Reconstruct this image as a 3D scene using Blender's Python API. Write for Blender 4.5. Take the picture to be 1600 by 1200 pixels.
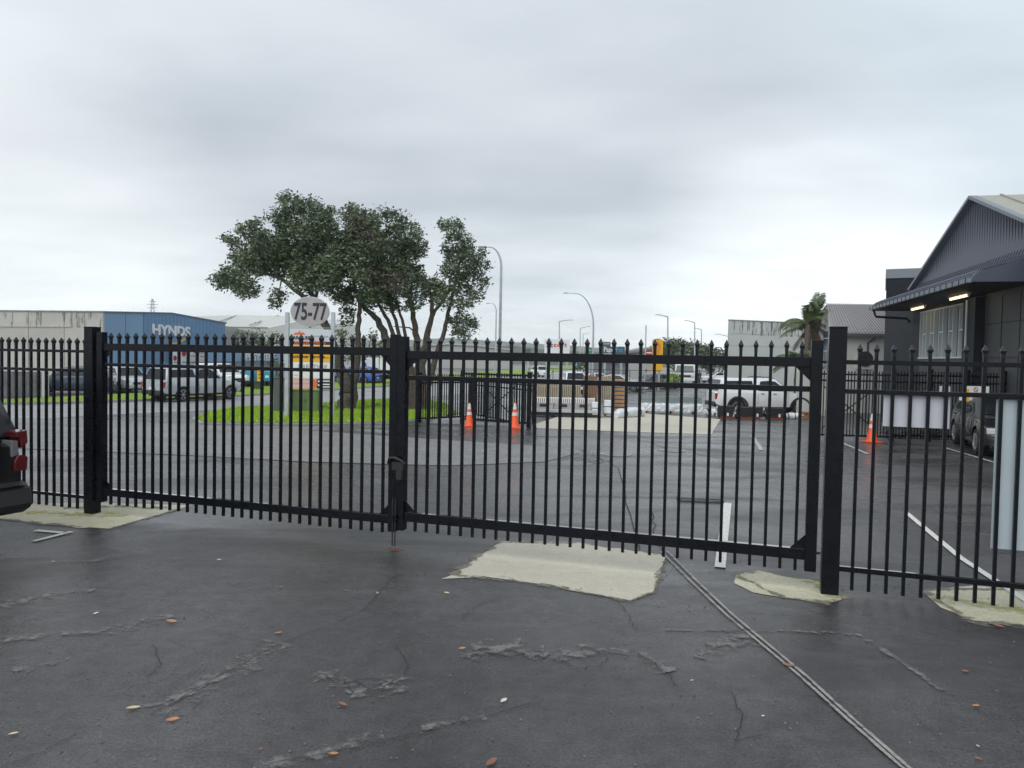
import bpy, bmesh, math, random
import numpy as np
from mathutils import Vector, Matrix
R = math.radians
random.seed(7); rng = np.random.default_rng(7)
for o in list(bpy.data.objects): bpy.data.objects.remove(o)
SC = bpy.context.scene
COL = SC.collection

# ------------------------------------------------------------------ camera
CAM_H, FPX, PITCH, ROLL = 2.1, 1150.0, R(1.94), R(1.1)
Fv = Vector((0, math.cos(PITCH), -math.sin(PITCH)))
R0 = Vector((1, 0, 0)); U0 = R0.cross(Fv)
Rv = R0 * math.cos(ROLL) + U0 * math.sin(ROLL)
Uv = U0 * math.cos(ROLL) - R0 * math.sin(ROLL)
cam = bpy.data.objects.new('camera', bpy.data.cameras.new('camera'))
COL.objects.link(cam)
m = Matrix((Rv, Uv, -Fv)).transposed().to_4x4(); m.translation = Vector((0, 0, CAM_H))
cam.matrix_world = m
cam.data.sensor_width = 36; cam.data.lens = FPX / 1600 * 36
cam.data.clip_start = .05; cam.data.clip_end = 6000
SC.camera = cam

# ------------------------------------------------------------------ sky and sun
SUN_EL, SUN_AZ = 50, 205
W = bpy.data.worlds.new('World'); SC.world = W; W.use_nodes = True
nt = W.node_tree; nt.nodes.clear()
N = nt.nodes.new; LK = nt.links.new
wo = N('ShaderNodeOutputWorld'); sky = N('ShaderNodeTexSky'); sky.sky_type = 'NISHITA'
sky.sun_disc = False; sky.sun_elevation = R(SUN_EL); sky.sun_rotation = R(SUN_AZ)
b1 = N('ShaderNodeBackground'); b1.inputs[1].default_value = .06; LK(sky.outputs[0], b1.inputs[0])
tc = N('ShaderNodeTexCoord'); sep = N('ShaderNodeSeparateXYZ'); LK(tc.outputs['Generated'], sep.inputs[0])
def wmath(op, a, b=None, c=None):
    n = N('ShaderNodeMath'); n.operation = op
    for i, v in enumerate((a, b, c)):
        if v is None: continue
        if isinstance(v, (int, float)): n.inputs[i].default_value = v
        else: LK(v, n.inputs[i])
    return n.outputs[0]
zc = wmath('MAXIMUM', sep.outputs[2], 0.0)
den = wmath('ADD', zc, .16)
cx = wmath('DIVIDE', sep.outputs[0], den); cy = wmath('DIVIDE', sep.outputs[1], den)
comb = N('ShaderNodeCombineXYZ'); LK(cx, comb.inputs[0]); LK(cy, comb.inputs[1])
n1 = N('ShaderNodeTexNoise'); n1.inputs['Scale'].default_value = .62; n1.inputs['Detail'].default_value = 5; n1.inputs['Roughness'].default_value = .5
mp = N('ShaderNodeMapping'); mp.inputs['Location'].default_value = (3.1, 1.7, 0); mp.inputs['Scale'].default_value = (.8, 1.25, 1); LK(comb.outputs[0], mp.inputs[0]); LK(mp.outputs[0], n1.inputs[0])
n2 = N('ShaderNodeTexNoise'); n2.inputs['Scale'].default_value = 1.3; n2.inputs['Detail'].default_value = 7; LK(mp.outputs[0], n2.inputs[0])
# overcast layer: brighter glow near the horizon, a grey cloud shelf above it, paler again higher up
rmp = N('ShaderNodeValToRGB'); el = rmp.color_ramp.elements
zz = wmath('ADD', zc, wmath('MULTIPLY', wmath('SUBTRACT', n1.outputs[0], .5), .34))
LK(zz, rmp.inputs[0])
el[0].position = 0.0; el[0].color = (.62, .675, .70, 1)
el[1].position = 1.0; el[1].color = (.48, .53, .58, 1)
for p, c in ((.06, (.64, .69, .715)), (.115, (.575, .62, .65)), (.18, (.49, .53, .565)), (.26, (.465, .50, .54)), (.36, (.53, .57, .605)), (.5, (.56, .60, .64))):
    e = el.new(p); e.color = (*c, 1)
mixn = N('ShaderNodeMixRGB'); mixn.blend_type = 'MULTIPLY'; mixn.inputs[0].default_value = 1
LK(rmp.outputs[0], mixn.inputs[1])
r2 = N('ShaderNodeValToRGB'); r2.color_ramp.elements[0].position = .3; r2.color_ramp.elements[0].color = (.84, .865, .88, 1)
r2.color_ramp.elements[1].position = .7; r2.color_ramp.elements[1].color = (1.10, 1.10, 1.10, 1); LK(n2.outputs[0], r2.inputs[0]); LK(r2.outputs[0], mixn.inputs[2])
# two thin places in the cloud, low over the horizon on either hand
def glow(dirv, width, col, prev):
    dt = N('ShaderNodeVectorMath'); dt.operation = 'DOT_PRODUCT'; LK(tc.outputs['Generated'], dt.inputs[0]); dt.inputs[1].default_value = Vector(dirv).normalized()
    mr = N('ShaderNodeMapRange'); mr.interpolation_type = 'SMOOTHSTEP'
    mr.inputs['From Min'].default_value = math.cos(R(width)); mr.inputs['From Max'].default_value = 1
    LK(wmath('ADD', dt.outputs['Value'], wmath('MULTIPLY', wmath('SUBTRACT', n1.outputs[0], .5), .06)), mr.inputs['Value'])
    mx = N('ShaderNodeMixRGB'); mx.blend_type = 'ADD'; LK(mr.outputs[0], mx.inputs[0]); LK(prev, mx.inputs[1]); mx.inputs[2].default_value = (*col, 1)
    return mx.outputs[0]
c = glow((.36, .92, .10), 15, (.24, .235, .22), mixn.outputs[0])
c = glow((-.62, .78, .08), 20, (.17, .165, .15), c)
c = glow((.60, .72, .36), 24, (.05, .075, .085), c)
b2 = N('ShaderNodeBackground'); b2.inputs[1].default_value = 1.3; LK(c, b2.inputs[0])
ms = N('ShaderNodeMixShader'); ms.inputs[0].default_value = .93
LK(b1.outputs[0], ms.inputs[1]); LK(b2.outputs[0], ms.inputs[2]); LK(ms.outputs[0], wo.inputs[0])
sl = bpy.data.lights.new('sun', 'SUN'); sl.energy = 1.5; sl.angle = R(70); sl.color = (1, .97, .93)
sun = bpy.data.objects.new('sun', sl); COL.objects.link(sun)
sd = Vector((math.sin(R(SUN_AZ)) * math.cos(R(SUN_EL)), math.cos(R(SUN_AZ)) * math.cos(R(SUN_EL)), math.sin(R(SUN_EL))))
sun.rotation_euler = sd.to_track_quat('Z', 'Y').to_euler()
SC.view_settings.view_transform = 'Standard'; SC.view_settings.look = 'None'
SC.view_settings.exposure = .12; SC.view_settings.gamma = 1; SC.view_settings.use_curve_mapping = False
SC.cycles.max_bounces = 6; SC.cycles.volume_bounces = 3; SC.cycles.transparent_max_bounces = 12

HAZE = .00035
# ------------------------------------------------------------------ measuring helpers (plan positions read off the photograph)
def sstep(a, b, x):
    t = min(1, max(0, (x - a) / (b - a))); return t * t * (3 - 2 * t)
def gz(y): return -.5 * sstep(20, 38, y)           # the yard falls half a metre towards the street
def ray(u, v): return Fv + Rv * ((u - 800) / FPX) + Uv * ((600 - v) / FPX)
def G(u, v, lift=0):
    d = ray(u, v); z = 0
    for _ in range(30):
        k = (z - CAM_H) / d.z; z = .5 * z + .5 * gz(d.y * k)
    k = (z - CAM_H) / d.z
    return Vector((d.x * k, d.y * k, gz(d.y * k) + lift))
def D(u, v, Y):
    d = ray(u, v); k = Y / d.y
    return Vector((d.x * k, Y, CAM_H + d.z * k))
def PL(u, v, p, dr):                                # on the vertical plane through p along dr
    d = ray(u, v); n = Vector((dr[1], -dr[0], 0)); k = (p[0] * n.x + p[1] * n.y) / d.dot(n)
    return Vector((d.x * k, d.y * k, CAM_H + d.z * k))

# ------------------------------------------------------------------ materials
MATS = {}
def mat(name, col, rough=.6, metal=0, vary=0, scale=3, bump=0, bscale=None, col2=None, emit=0, trans=0, coat=0, island=0, spec=None, rvary=0):
    if name in MATS: return MATS[name]
    M = bpy.data.materials.new(name); M.use_nodes = True; t = M.node_tree; P = t.nodes['Principled BSDF']
    P.inputs['Base Color'].default_value = (*col, 1); P.inputs['Roughness'].default_value = rough; P.inputs['Metallic'].default_value = metal
    if spec is not None: P.inputs['Specular IOR Level'].default_value = spec
    if coat: P.inputs['Coat Weight'].default_value = coat; P.inputs['Coat Roughness'].default_value = .05
    if trans: P.inputs['Transmission Weight'].default_value = trans
    if emit: P.inputs['Emission Color'].default_value = (*col, 1); P.inputs['Emission Strength'].default_value = emit
    g = t.nodes.new('ShaderNodeTexCoord')
    if vary or col2 or rvary:
        n = t.nodes.new('ShaderNodeTexNoise'); n.inputs['Scale'].default_value = scale; n.inputs['Detail'].default_value = 5; n.inputs['Roughness'].default_value = .62
        t.links.new(g.outputs['Object'], n.inputs[0])
        r = t.nodes.new('ShaderNodeValToRGB'); a, b = r.color_ramp.elements; a.position = .34; b.position = .68
        if col2: a.color = (*col, 1); b.color = (*col2, 1)
        else:
            a.color = (*[c_ * (1 - vary) for c_ in col], 1); b.color = (*[min(1, c_ * (1 + vary)) for c_ in col], 1)
        t.links.new(n.outputs[0], r.inputs[0]); out = r.outputs[0]
        if vary or col2: t.links.new(out, P.inputs['Base Color'])
        if rvary:
            mr = t.nodes.new('ShaderNodeMapRange'); mr.inputs['From Min'].default_value = .35; mr.inputs['From Max'].default_value = .65
            mr.inputs['To Min'].default_value = rough - rvary; mr.inputs['To Max'].default_value = rough + rvary
            t.links.new(n.outputs[0], mr.inputs[0]); t.links.new(mr.outputs[0], P.inputs['Roughness'])
    if island:
        ge = t.nodes.new('ShaderNodeNewGeometry'); hs = t.nodes.new('ShaderNodeHueSaturation')
        mr = t.nodes.new('ShaderNodeMapRange'); mr.inputs['To Min'].default_value = 1 - island; mr.inputs['To Max'].default_value = 1 + island
        t.links.new(ge.outputs['Random Per Island'], mr.inputs[0]); t.links.new(mr.outputs[0], hs.inputs['Value'])
        if P.inputs['Base Color'].is_linked: t.links.new(P.inputs['Base Color'].links[0].from_socket, hs.inputs['Color'])
        else: hs.inputs['Color'].default_value = (*col, 1)
        t.links.new(hs.outputs[0], P.inputs['Base Color'])
    if bump:
        n = t.nodes.new('ShaderNodeTexNoise'); n.inputs['Scale'].default_value = bscale or scale * 12; n.inputs['Detail'].default_value = 3
        t.links.new(g.outputs['Object'], n.inputs[0])
        bm_ = t.nodes.new('ShaderNodeBump'); bm_.inputs['Strength'].default_value = bump; bm_.inputs['Distance'].default_value = .01
        t.links.new(n.outputs[0], bm_.inputs['Height']); t.links.new(bm_.outputs[0], P.inputs['Normal'])
    MATS[name] = M; return M

def asphalt(name, base, lo, hi, rough, rv, agg=160, k=1):
    M = bpy.data.materials.new(name); M.use_nodes = True; t = M.node_tree; P = t.nodes['Principled BSDF']
    nn = lambda k: t.nodes.new('ShaderNode' + k); L = t.links.new
    g = nn('TexCoord')
    def noise(sc, de=5, ro=.6, stretch=None, dist=0):
        n = nn('TexNoise'); n.inputs['Scale'].default_value = sc; n.inputs['Detail'].default_value = de; n.inputs['Roughness'].default_value = ro; n.inputs['Distortion'].default_value = dist
        src = g.outputs['Object']
        if stretch:
            mp_ = nn('Mapping'); mp_.inputs['Scale'].default_value = stretch; mp_.inputs['Rotation'].default_value = (0, 0, R(20)); L(src, mp_.inputs[0]); src = mp_.outputs[0]
        L(src, n.inputs[0]); return n.outputs[0]
    def ramp(s, pts):
        r = nn('ValToRGB'); e = r.color_ramp.elements
        for i, (p, c_) in enumerate(pts):
            k = e[i] if i < 2 else e.new(p)
            k.position = p; k.color = (*(c_ if isinstance(c_, tuple) else (c_,) * 3), 1)
        L(s, r.inputs[0]); return r.outputs[0]
    def mix(f, a, b, mode='MIX'):
        x = nn('MixRGB'); x.blend_type = mode
        for i, v in enumerate((f, a, b)):
            if isinstance(v, (int, float)): x.inputs[i].default_value = v if i == 0 else (v, v, v, 1)
            elif isinstance(v, tuple): x.inputs[i].default_value = (*v, 1)
            else: L(v, x.inputs[i])
        return x.outputs[0]
    big = noise(.35, 6, .6, (1, .6, 1), .4)
    c = ramp(big, [(.32, tuple(b * lo for b in base)), (.68, tuple(b * hi for b in base))])
    fine = noise(agg, 2, .5); c = mix(1, c, ramp(fine, [(.36, 1 - .38 * k), (.66, 1 + .45 * k)]), 'MULTIPLY')
    gr = noise(55, 3, .6); c = mix(1, c, ramp(gr, [(.35, 1 - .34 * k), (.65, 1 + .4 * k)]), 'MULTIPLY')
    mid = noise(7, 5, .65); c = mix(1, c, ramp(mid, [(.3, 1 - .24 * k), (.7, 1 + .3 * k)]), 'MULTIPLY')
    # worn pale streaks
    st = noise(1.3, 7, .68, (.45, 1.7, 1), .8); c = mix(ramp(st, [(.55, 0.0), (.68, .42)]), c, tuple(b * (1 + k) for b in base))
    # hairline cracks
    v = nn('TexVoronoi'); v.feature = 'DISTANCE_TO_EDGE'; v.inputs['Scale'].default_value = 1.5
    wv = nn('MixRGB'); wv.blend_type = 'ADD'; wv.inputs[0].default_value = .35; L(g.outputs['Object'], wv.inputs[1])
    nz = nn('TexNoise'); nz.inputs['Scale'].default_value = 3; nz.inputs['Detail'].default_value = 6; L(g.outputs['Object'], nz.inputs[0]); L(nz.outputs['Color'], wv.inputs[2]); L(wv.outputs[0], v.inputs[0])
    cr = ramp(v.outputs[0], [(.0, 1.0), (.010, 0.0)]); ms_ = ramp(noise(.55, 4), [(.52, 0.0), (.62, .8)])
    crk = mix(1, cr, ms_, 'MULTIPLY'); c = mix(crk, c, tuple(b * .3 for b in base))
    L(c, P.inputs['Base Color'])
    mr = nn('MapRange'); mr.inputs['From Min'].default_value = .38; mr.inputs['From Max'].default_value = .62; mr.inputs['To Min'].default_value = rough - rv; mr.inputs['To Max'].default_value = rough + rv
    L(noise(.5, 5, .6, (.5, 1.6, 1), .6), mr.inputs[0]); L(mr.outputs[0], P.inputs['Roughness'])
    bp = nn('Bump'); bp.inputs['Strength'].default_value = .35; bp.inputs['Distance'].default_value = .006; L(fine, bp.inputs['Height'])
    b2_ = nn('Bump'); b2_.inputs['Strength'].default_value = .25; b2_.inputs['Distance'].default_value = .03; L(mid, b2_.inputs['Height']); L(bp.outputs[0], b2_.inputs['Normal'])
    L(b2_.outputs[0], P.inputs['Normal'])
    MATS[name] = M; return M

def ragged(name, base, rough=.6, cut=(.42, .5), sc=3, stretch=(1, 1, 1), vary=.25):
    """paint / worn skin whose cover breaks up: base colour with real gaps (alpha)"""
    M = bpy.data.materials.new(name); M.use_nodes = True; t = M.node_tree; P = t.nodes['Principled BSDF']; L = t.links.new
    g = t.nodes.new('ShaderNodeTexCoord'); mp_ = t.nodes.new('ShaderNodeMapping'); mp_.inputs['Scale'].default_value = stretch; L(g.outputs['Object'], mp_.inputs[0])
    n = t.nodes.new('ShaderNodeTexNoise'); n.inputs['Scale'].default_value = sc; n.inputs['Detail'].default_value = 8; n.inputs['Roughness'].default_value = .66; L(mp_.outputs[0], n.inputs[0])
    at = t.nodes.new('ShaderNodeAttribute'); at.attribute_name = 'edge'
    ad = t.nodes.new('ShaderNodeMath'); ad.operation = 'MULTIPLY_ADD'; L(at.outputs['Fac'], ad.inputs[0]); ad.inputs[1].default_value = .16; L(n.outputs[0], ad.inputs[2])
    mr = t.nodes.new('ShaderNodeMapRange'); mr.inputs['From Min'].default_value = cut[0]; mr.inputs['From Max'].default_value = cut[1]; L(ad.outputs[0], mr.inputs[0])
    L(mr.outputs[0], P.inputs['Alpha'])
    r = t.nodes.new('ShaderNodeValToRGB'); r.color_ramp.elements[0].position = .3; r.color_ramp.elements[1].position = .7
    r.color_ramp.elements[0].color = (*[b * (1 - vary) for b in base], 1); r.color_ramp.elements[1].color = (*[b * (1 + vary) for b in base], 1)
    n3 = t.nodes.new('ShaderNodeTexNoise'); n3.inputs['Scale'].default_value = 40; n3.inputs['Detail'].default_value = 4; L(g.outputs['Object'], n3.inputs[0]); L(n3.outputs[0], r.inputs[0]); L(r.outputs[0], P.inputs['Base Color'])
    P.inputs['Roughness'].default_value = rough
    MATS[name] = M; return M

m_yard = asphalt('yard_asphalt', (.050, .0475, .0485), .42, 1.7, .29, .17)
m_road = asphalt('road_asphalt', (.24, .24, .24), .9, 1.12, .5, .1, 120)
m_drive = asphalt('driveway_asphalt', (.17, .168, .164), .92, 1.1, .55, .1, 120)
m_conc = asphalt('pale_concrete', (.52, .49, .40), .86, 1.08, .7, .08, 90, .25)
m_concm = asphalt('mossy_concrete', (.51, .485, .355), .8, 1.1, .7, .08, 90, .35)
m_black = mat('black_powder_coat', (.0045, .0055, .009), .30, vary=.25, scale=9, rvary=.06, spec=.22)
m_blackw = mat('black_steel_cap', (.010, .0115, .016), .38, vary=.4, scale=60, spec=.3)
m_kerb = mat('kerb_concrete', (.33, .33, .31), .8, vary=.25, scale=6)
m_grass = mat('grass_base', (.14, .20, .03), .9, col2=(.27, .42, .03), scale=3.5, bump=.6, bscale=60)
m_blade = mat('grass_blade', (.30, .46, .035), .7, island=.45)
m_wet = mat('water_film', (.03, .033, .038), .06, spec=1, coat=1)
m_white = mat('white_paint', (.78, .78, .77), .5, vary=.05, scale=8)
m_line = ragged('line_paint', (.62, .62, .58), .55, (.30, .42), 9)
m_linew = ragged('worn_line_paint', (.42, .42, .41), .6, (.44, .56), 7)
m_patch = ragged('worn_asphalt_skin', (.155, .155, .15), .55, (.56, .72), 8)
m_joint = ragged('joint_mortar', (.29, .28, .26), .7, (.40, .56), 9)
m_crack = mat('crack_shadow', (.012, .012, .013), .8)
m_galv = mat('galvanised_steel', (.50, .54, .56), .42, .55, vary=.12, scale=6)
m_glass = mat('dark_glass', (.012, .014, .017), .08, spec=.35)
m_glassg = mat('green_glass', (.06, .10, .10), .06, spec=.7)
m_tyre = mat('tyre_rubber', (.018, .018, .019), .75)
m_rim = mat('alloy_rim', (.45, .46, .47), .3, .8)
m_rimd = mat('dark_alloy', (.10, .10, .105), .35, .7)
m_plastic = mat('black_plastic', (.02, .02, .022), .5)
m_red = mat('red_lens', (.45, .012, .015), .15, coat=.6); m_redd = mat('dark_red_lens', (.10, .003, .005), .12, coat=.5)
m_lens = mat('clear_lens', (.55, .57, .58), .12, coat=.6)
m_amber = mat('amber_lens', (.7, .25, .03), .2)
m_bark = mat('rough_bark', (.055, .043, .034), .9, col2=(.13, .11, .09), scale=9, bump=1, bscale=30)
m_leafd = mat('pohutukawa_leaf', (.055, .09, .05), .42, col2=(.15, .20, .105), scale=.9, island=.5)
m_leafr = mat('russet_leaf', (.11, .075, .055), .6, col2=(.06, .08, .05), scale=1.5, island=.5)
m_leafm = mat('shrub_leaf', (.065, .10, .04), .6, col2=(.12, .16, .075), scale=1, island=.5)
m_leafp = mat('palm_leaf', (.055, .085, .028), .5, col2=(.10, .13, .05), scale=2, island=.4)
m_palmd = mat('dry_palm_leaf', (.20, .15, .08), .7, col2=(.28, .17, .11), scale=2, island=.3)

# ------------------------------------------------------------------ object helpers
def props(o, label=None, cat=None, group=None, kind=None):
    for k, v in (('label', label), ('category', cat), ('group', group), ('kind', kind)):
        if v: o[k] = v
    return o
def thing(name, label, cat, loc=(0, 0, 0), rz=0, group=None):
    o = bpy.data.objects.new(name, None); COL.objects.link(o); o.location = loc; o.rotation_euler = (0, 0, rz); o.empty_display_size = .2
    return props(o, label, cat, group)
def inst(o, parent=None, loc=None, rot=None, label=None):
    c_ = o.copy(); COL.objects.link(c_); c_.parent = parent
    if loc is not None: c_.location = loc
    if rot is not None: c_.rotation_euler = rot
    if label: c_['label'] = label
    return c_
KIDS = {}
def kids(o): return [k for k in KIDS.get(o.name, []) if k.parent == o]
def copy_tree(o, parent=None, loc=None, rz=None, label=None):
    c_ = inst(o, parent, loc, None if rz is None else (0, 0, rz), label)
    for k in list(o.children): copy_tree(k, c_)
    return c_

class MB:
    def __init__(s): s.v = []; s.f = []
    def add(s, vs, fs):
        b = len(s.v); s.v += [tuple(p) for p in vs]; s.f += [tuple(i + b for i in f) for f in fs]; return s
    def box(s, x0, x1, y0, y1, z0, z1, M=None):
        vs = [Vector((x, y, z)) for z in (z0, z1) for x, y in ((x0, y0), (x1, y0), (x1, y1), (x0, y1))]
        if M is not None: vs = [M @ p for p in vs]
        return s.add(vs, [(0, 3, 2, 1), (4, 5, 6, 7), (0, 1, 5, 4), (1, 2, 6, 5), (2, 3, 7, 6), (3, 0, 4, 7)])
    def cbox(s, c_, sx, sy, sz, rz=0):
        M = Matrix.Translation(Vector(c_)) @ Matrix.Rotation(rz, 4, 'Z'); return s.box(-sx / 2, sx / 2, -sy / 2, sy / 2, -sz / 2, sz / 2, M)
    def bar(s, p, q, w, h=None, up=(0, 0, 1)):
        p = Vector(p); q = Vector(q); h = h or w; d = q - p; x = d.normalized(); u = Vector(up)
        if abs(x.dot(u)) > .98: u = Vector((1, 0, 0))
        y = u.cross(x).normalized(); z = x.cross(y)
        M = Matrix((x, y, z)).transposed().to_4x4(); M.translation = p
        return s.box(0, d.length, -w / 2, w / 2, -h / 2, h / 2, M)
    def prism(s, pts, axis, a, b):
        """polygon pts (2D) extruded along axis from a to b. axis x: pts=(y,z); y: (x,z); z: (x,y)"""
        f = {'x': lambda p, t: (t, p[0], p[1]), 'y': lambda p, t: (p[0], t, p[1]), 'z': lambda p, t: (p[0], p[1], t)}[axis]
        n = len(pts); vs = [f(p, a) for p in pts] + [f(p, b) for p in pts]
        return s.add(vs, [tuple(range(n))[::-1], tuple(range(n, 2 * n))] + [(i, (i + 1) % n, n + (i + 1) % n, n + i) for i in range(n)])
    def tube(s, pts, rad, n=8, cap=True):
        pts = [Vector(p) for p in pts]; rad = rad if isinstance(rad, (list, tuple)) else [rad] * len(pts)
        rings = []; u = None
        for i, p in enumerate(pts):
            d = (pts[min(i + 1, len(pts) - 1)] - pts[max(i - 1, 0)]).normalized()
            if u is None: u = d.orthogonal().normalized()
            u = (u - d * u.dot(d)).normalized(); w = d.cross(u)
            rings.append([p + (u * math.cos(2 * math.pi * k / n) + w * math.sin(2 * math.pi * k / n)) * rad[i] for k in range(n)])
        vs = [v for r in rings for v in r]; fs = [(i * n + k, i * n + (k + 1) % n, (i + 1) * n + (k + 1) % n, (i + 1) * n + k) for i in range(len(pts) - 1) for k in range(n)]
        if cap: fs += [tuple(range(n))[::-1], tuple(range((len(pts) - 1) * n, len(pts) * n))]
        return s.add(vs, fs)
    def lathe(s, prof, n=16, c_=(0, 0, 0), axis='z', ang0=0):
        rings = []
        for r, z in prof:
            for k in range(n):
                a = ang0 + 2 * math.pi * k / n
                p = (r * math.cos(a), r * math.sin(a), z) if axis == 'z' else (r * math.cos(a), z, r * math.sin(a))
                rings.append(Vector(p) + Vector(c_))
        m_ = len(prof); fs = [(i * n + k, i * n + (k + 1) % n, (i + 1) * n + (k + 1) % n, (i + 1) * n + k) for i in range(m_ - 1) for k in range(n)]
        fs += [tuple(range(n))[::-1], tuple(range((m_ - 1) * n, m_ * n))]
        return s.add(rings, fs)
    def loft(s, rings, cap=True):
        n = len(rings[0]); fs = [(i * n + k, i * n + (k + 1) % n, (i + 1) * n + (k + 1) % n, (i + 1) * n + k) for i in range(len(rings) - 1) for k in range(n)]
        if cap: fs += [tuple(range(n))[::-1], tuple(range((len(rings) - 1) * n, len(rings) * n))]
        return s.add([v for r in rings for v in r], fs)
    def build(s, name, mt, parent=None, kind=None, smooth=False, world=False, loc=None, label=None, bevel=0, fix=True):
        me = bpy.data.meshes.new(name); off = Vector((0, 0, 0))
        if world and parent is not None:
            p = parent
            while p is not None: off += Vector(p.location); p = p.parent
        me.from_pydata([tuple(Vector(v) - off) for v in s.v], [], s.f)
        if fix or bevel:
            bm = bmesh.new(); bm.from_mesh(me)
            if fix: bmesh.ops.recalc_face_normals(bm, faces=bm.faces)
            if bevel: bmesh.ops.bevel(bm, geom=bm.edges[:], offset=bevel, segments=1, affect='EDGES', clamp_overlap=True)
            bm.to_mesh(me); bm.free()
        me.materials.append(mt)
        if smooth:
            for p in me.polygons: p.use_smooth = True
            try: me.set_sharp_from_angle(angle=R(38))
            except Exception: pass
        o = bpy.data.objects.new(name, me); COL.objects.link(o)
        if parent is not None: o.parent = parent
        if loc is not None: o.location = loc
        return props(o, label, None, None, kind)

def text(body, size, mt, parent, M, depth=.01, name='lettering', font_off=0, sx=1, align='CENTER', label=None):
    cu = bpy.data.curves.new(name, 'FONT'); cu.body = body; cu.size = size; cu.extrude = depth / 2; cu.offset = font_off; cu.align_x = align; cu.align_y = 'CENTER'; cu.resolution_u = 3
    t_ = bpy.data.objects.new('tmp', cu); COL.objects.link(t_)
    dg = bpy.context.evaluated_depsgraph_get(); me = bpy.data.meshes.new_from_object(t_.evaluated_get(dg)); bpy.data.objects.remove(t_); bpy.data.curves.remove(cu)
    me.transform(M @ Matrix.Diagonal((sx, 1, 1, 1))); me.materials.clear(); me.materials.append(mt); me.name = name
    o = bpy.data.objects.new(name, me); COL.objects.link(o); o.parent = parent
    return props(o, label)
def face(p, dr, lift=0):
    """matrix that stands local XY upright at p, x along dr (2D), facing the viewer"""
    x = Vector((dr[0], dr[1], 0)).normalized(); z = Vector((x.y, -x.x, 0)); y = Vector((0, 0, 1))
    M = Matrix((x, y, z)).transposed().to_4x4(); M.translation = Vector(p) + z * lift; return M

def jitter(pts, k=8, a=3):
    out = []
    for (u, v), (u2, v2) in zip(pts, pts[1:]):
        for i in range(k): out.append((u + (u2 - u) * i / k + random.uniform(-a, a), v + (v2 - v) * i / k + random.uniform(-a, a) * .35))
    return out + [pts[-1]]
# ------------------------------------------------------------------ ground sheets
ROWS = [20 + .6 * i for i in range(31)]
def sheet(name, pts, mt, lift, kind='structure', parent=None, cuts=True, label=None, edge=False, inset=.12):
    if name == 'concrete_pad':
        g = random.Random(int(pts[0][0] * 1000)); q_ = []
        for i in range(len(pts)):
            a = Vector(pts[i]); b_ = Vector(pts[(i + 1) % len(pts)]); k = max(2, int((b_ - a).length / .07)); nrm_ = Vector(((b_ - a).y, -(b_ - a).x)).normalized(); dd_ = 0
            for j in range(k):
                dd_ = dd_ * .7 + g.uniform(-.005, .005); q_.append(tuple(a.lerp(b_, j / k) + nrm_ * dd_))
        pts = q_
    bm = bmesh.new(); vs = [bm.verts.new((p[0], p[1], 0)) for p in pts]; f = bm.faces.new(vs)
    if sum(pts[i][0] * pts[(i + 1) % len(pts)][1] - pts[(i + 1) % len(pts)][0] * pts[i][1] for i in range(len(pts))) < 0: bmesh.ops.reverse_faces(bm, faces=[f])
    if edge:
        lay = bm.verts.layers.float.new('edge')
        bmesh.ops.inset_region(bm, faces=bm.faces[:], thickness=inset, use_even_offset=True)
        b = {v for e in bm.edges if e.is_boundary for v in e.verts}
        for v in bm.verts: v[lay] = 0 if v in b else 1
    bmesh.ops.triangulate(bm, faces=bm.faces[:])
    y0 = min(p[1] for p in pts); y1 = max(p[1] for p in pts)
    if cuts:
        for y in ROWS:
            if y0 < y < y1: bmesh.ops.bisect_plane(bm, geom=bm.verts[:] + bm.edges[:] + bm.faces[:], plane_co=(0, y, 0), plane_no=(0, 1, 0))
    for v in bm.verts: v.co.z = gz(v.co.y) + lift
    me = bpy.data.meshes.new(name); bm.to_mesh(me); bm.free(); me.materials.append(mt)
    o = bpy.data.objects.new(name, me); COL.objects.link(o); o.parent = parent
    return props(o, label, None, None, kind)
def g2(pts): return [tuple(G(u, v))[:2] for u, v in pts]
def line_poly(pts, w):
    """ribbon outline round a plan polyline; w number or list"""
    L_, R_ = [], []
    for i, p in enumerate(pts):
        a = Vector(pts[max(i - 1, 0)]).to_2d(); b = Vector(pts[min(i + 1, len(pts) - 1)]).to_2d(); d = (b - a).normalized(); n = Vector((-d.y, d.x))
        ww = (w[i] if isinstance(w, (list, tuple)) else w) / 2
        L_.append(tuple(Vector(p).to_2d() + n * ww)); R_.append(tuple(Vector(p).to_2d() - n * ww))
    return L_ + R_[::-1]
def strip(name, pts, w, mt, lift, kind='structure'):
    """ribbon along a plan polyline as quads"""
    out = line_poly(pts, w); n = len(pts); L_ = out[:n]; R_ = out[n:][::-1]
    bm = bmesh.new(); lay = bm.verts.layers.float.new('edge'); a = [bm.verts.new((*p, 0)) for p in L_]; b = [bm.verts.new((*p, 0)) for p in R_]
    cvs = [bm.verts.new((*((Vector(L_[i]) + Vector(R_[i])) / 2), 0)) for i in range(n)]
    for v in cvs: v[lay] = 1
    for i in range(n - 1):
        bm.faces.new((a[i], cvs[i], cvs[i + 1], a[i + 1])).normal_flip(); bm.faces.new((cvs[i], b[i], b[i + 1], cvs[i + 1])).normal_flip()
    for y in ROWS: bmesh.ops.bisect_plane(bm, geom=bm.verts[:] + bm.edges[:] + bm.faces[:], plane_co=(0, y, 0), plane_no=(0, 1, 0))
    for v in bm.verts: v.co.z = gz(v.co.y) + lift
    bmesh.ops.recalc_face_normals(bm, faces=bm.faces)
    me = bpy.data.meshes.new(name); bm.to_mesh(me); bm.free(); me.materials.append(mt)
    o = bpy.data.objects.new(name, me); COL.objects.link(o)
    return props(o, None, None, None, kind)

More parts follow.
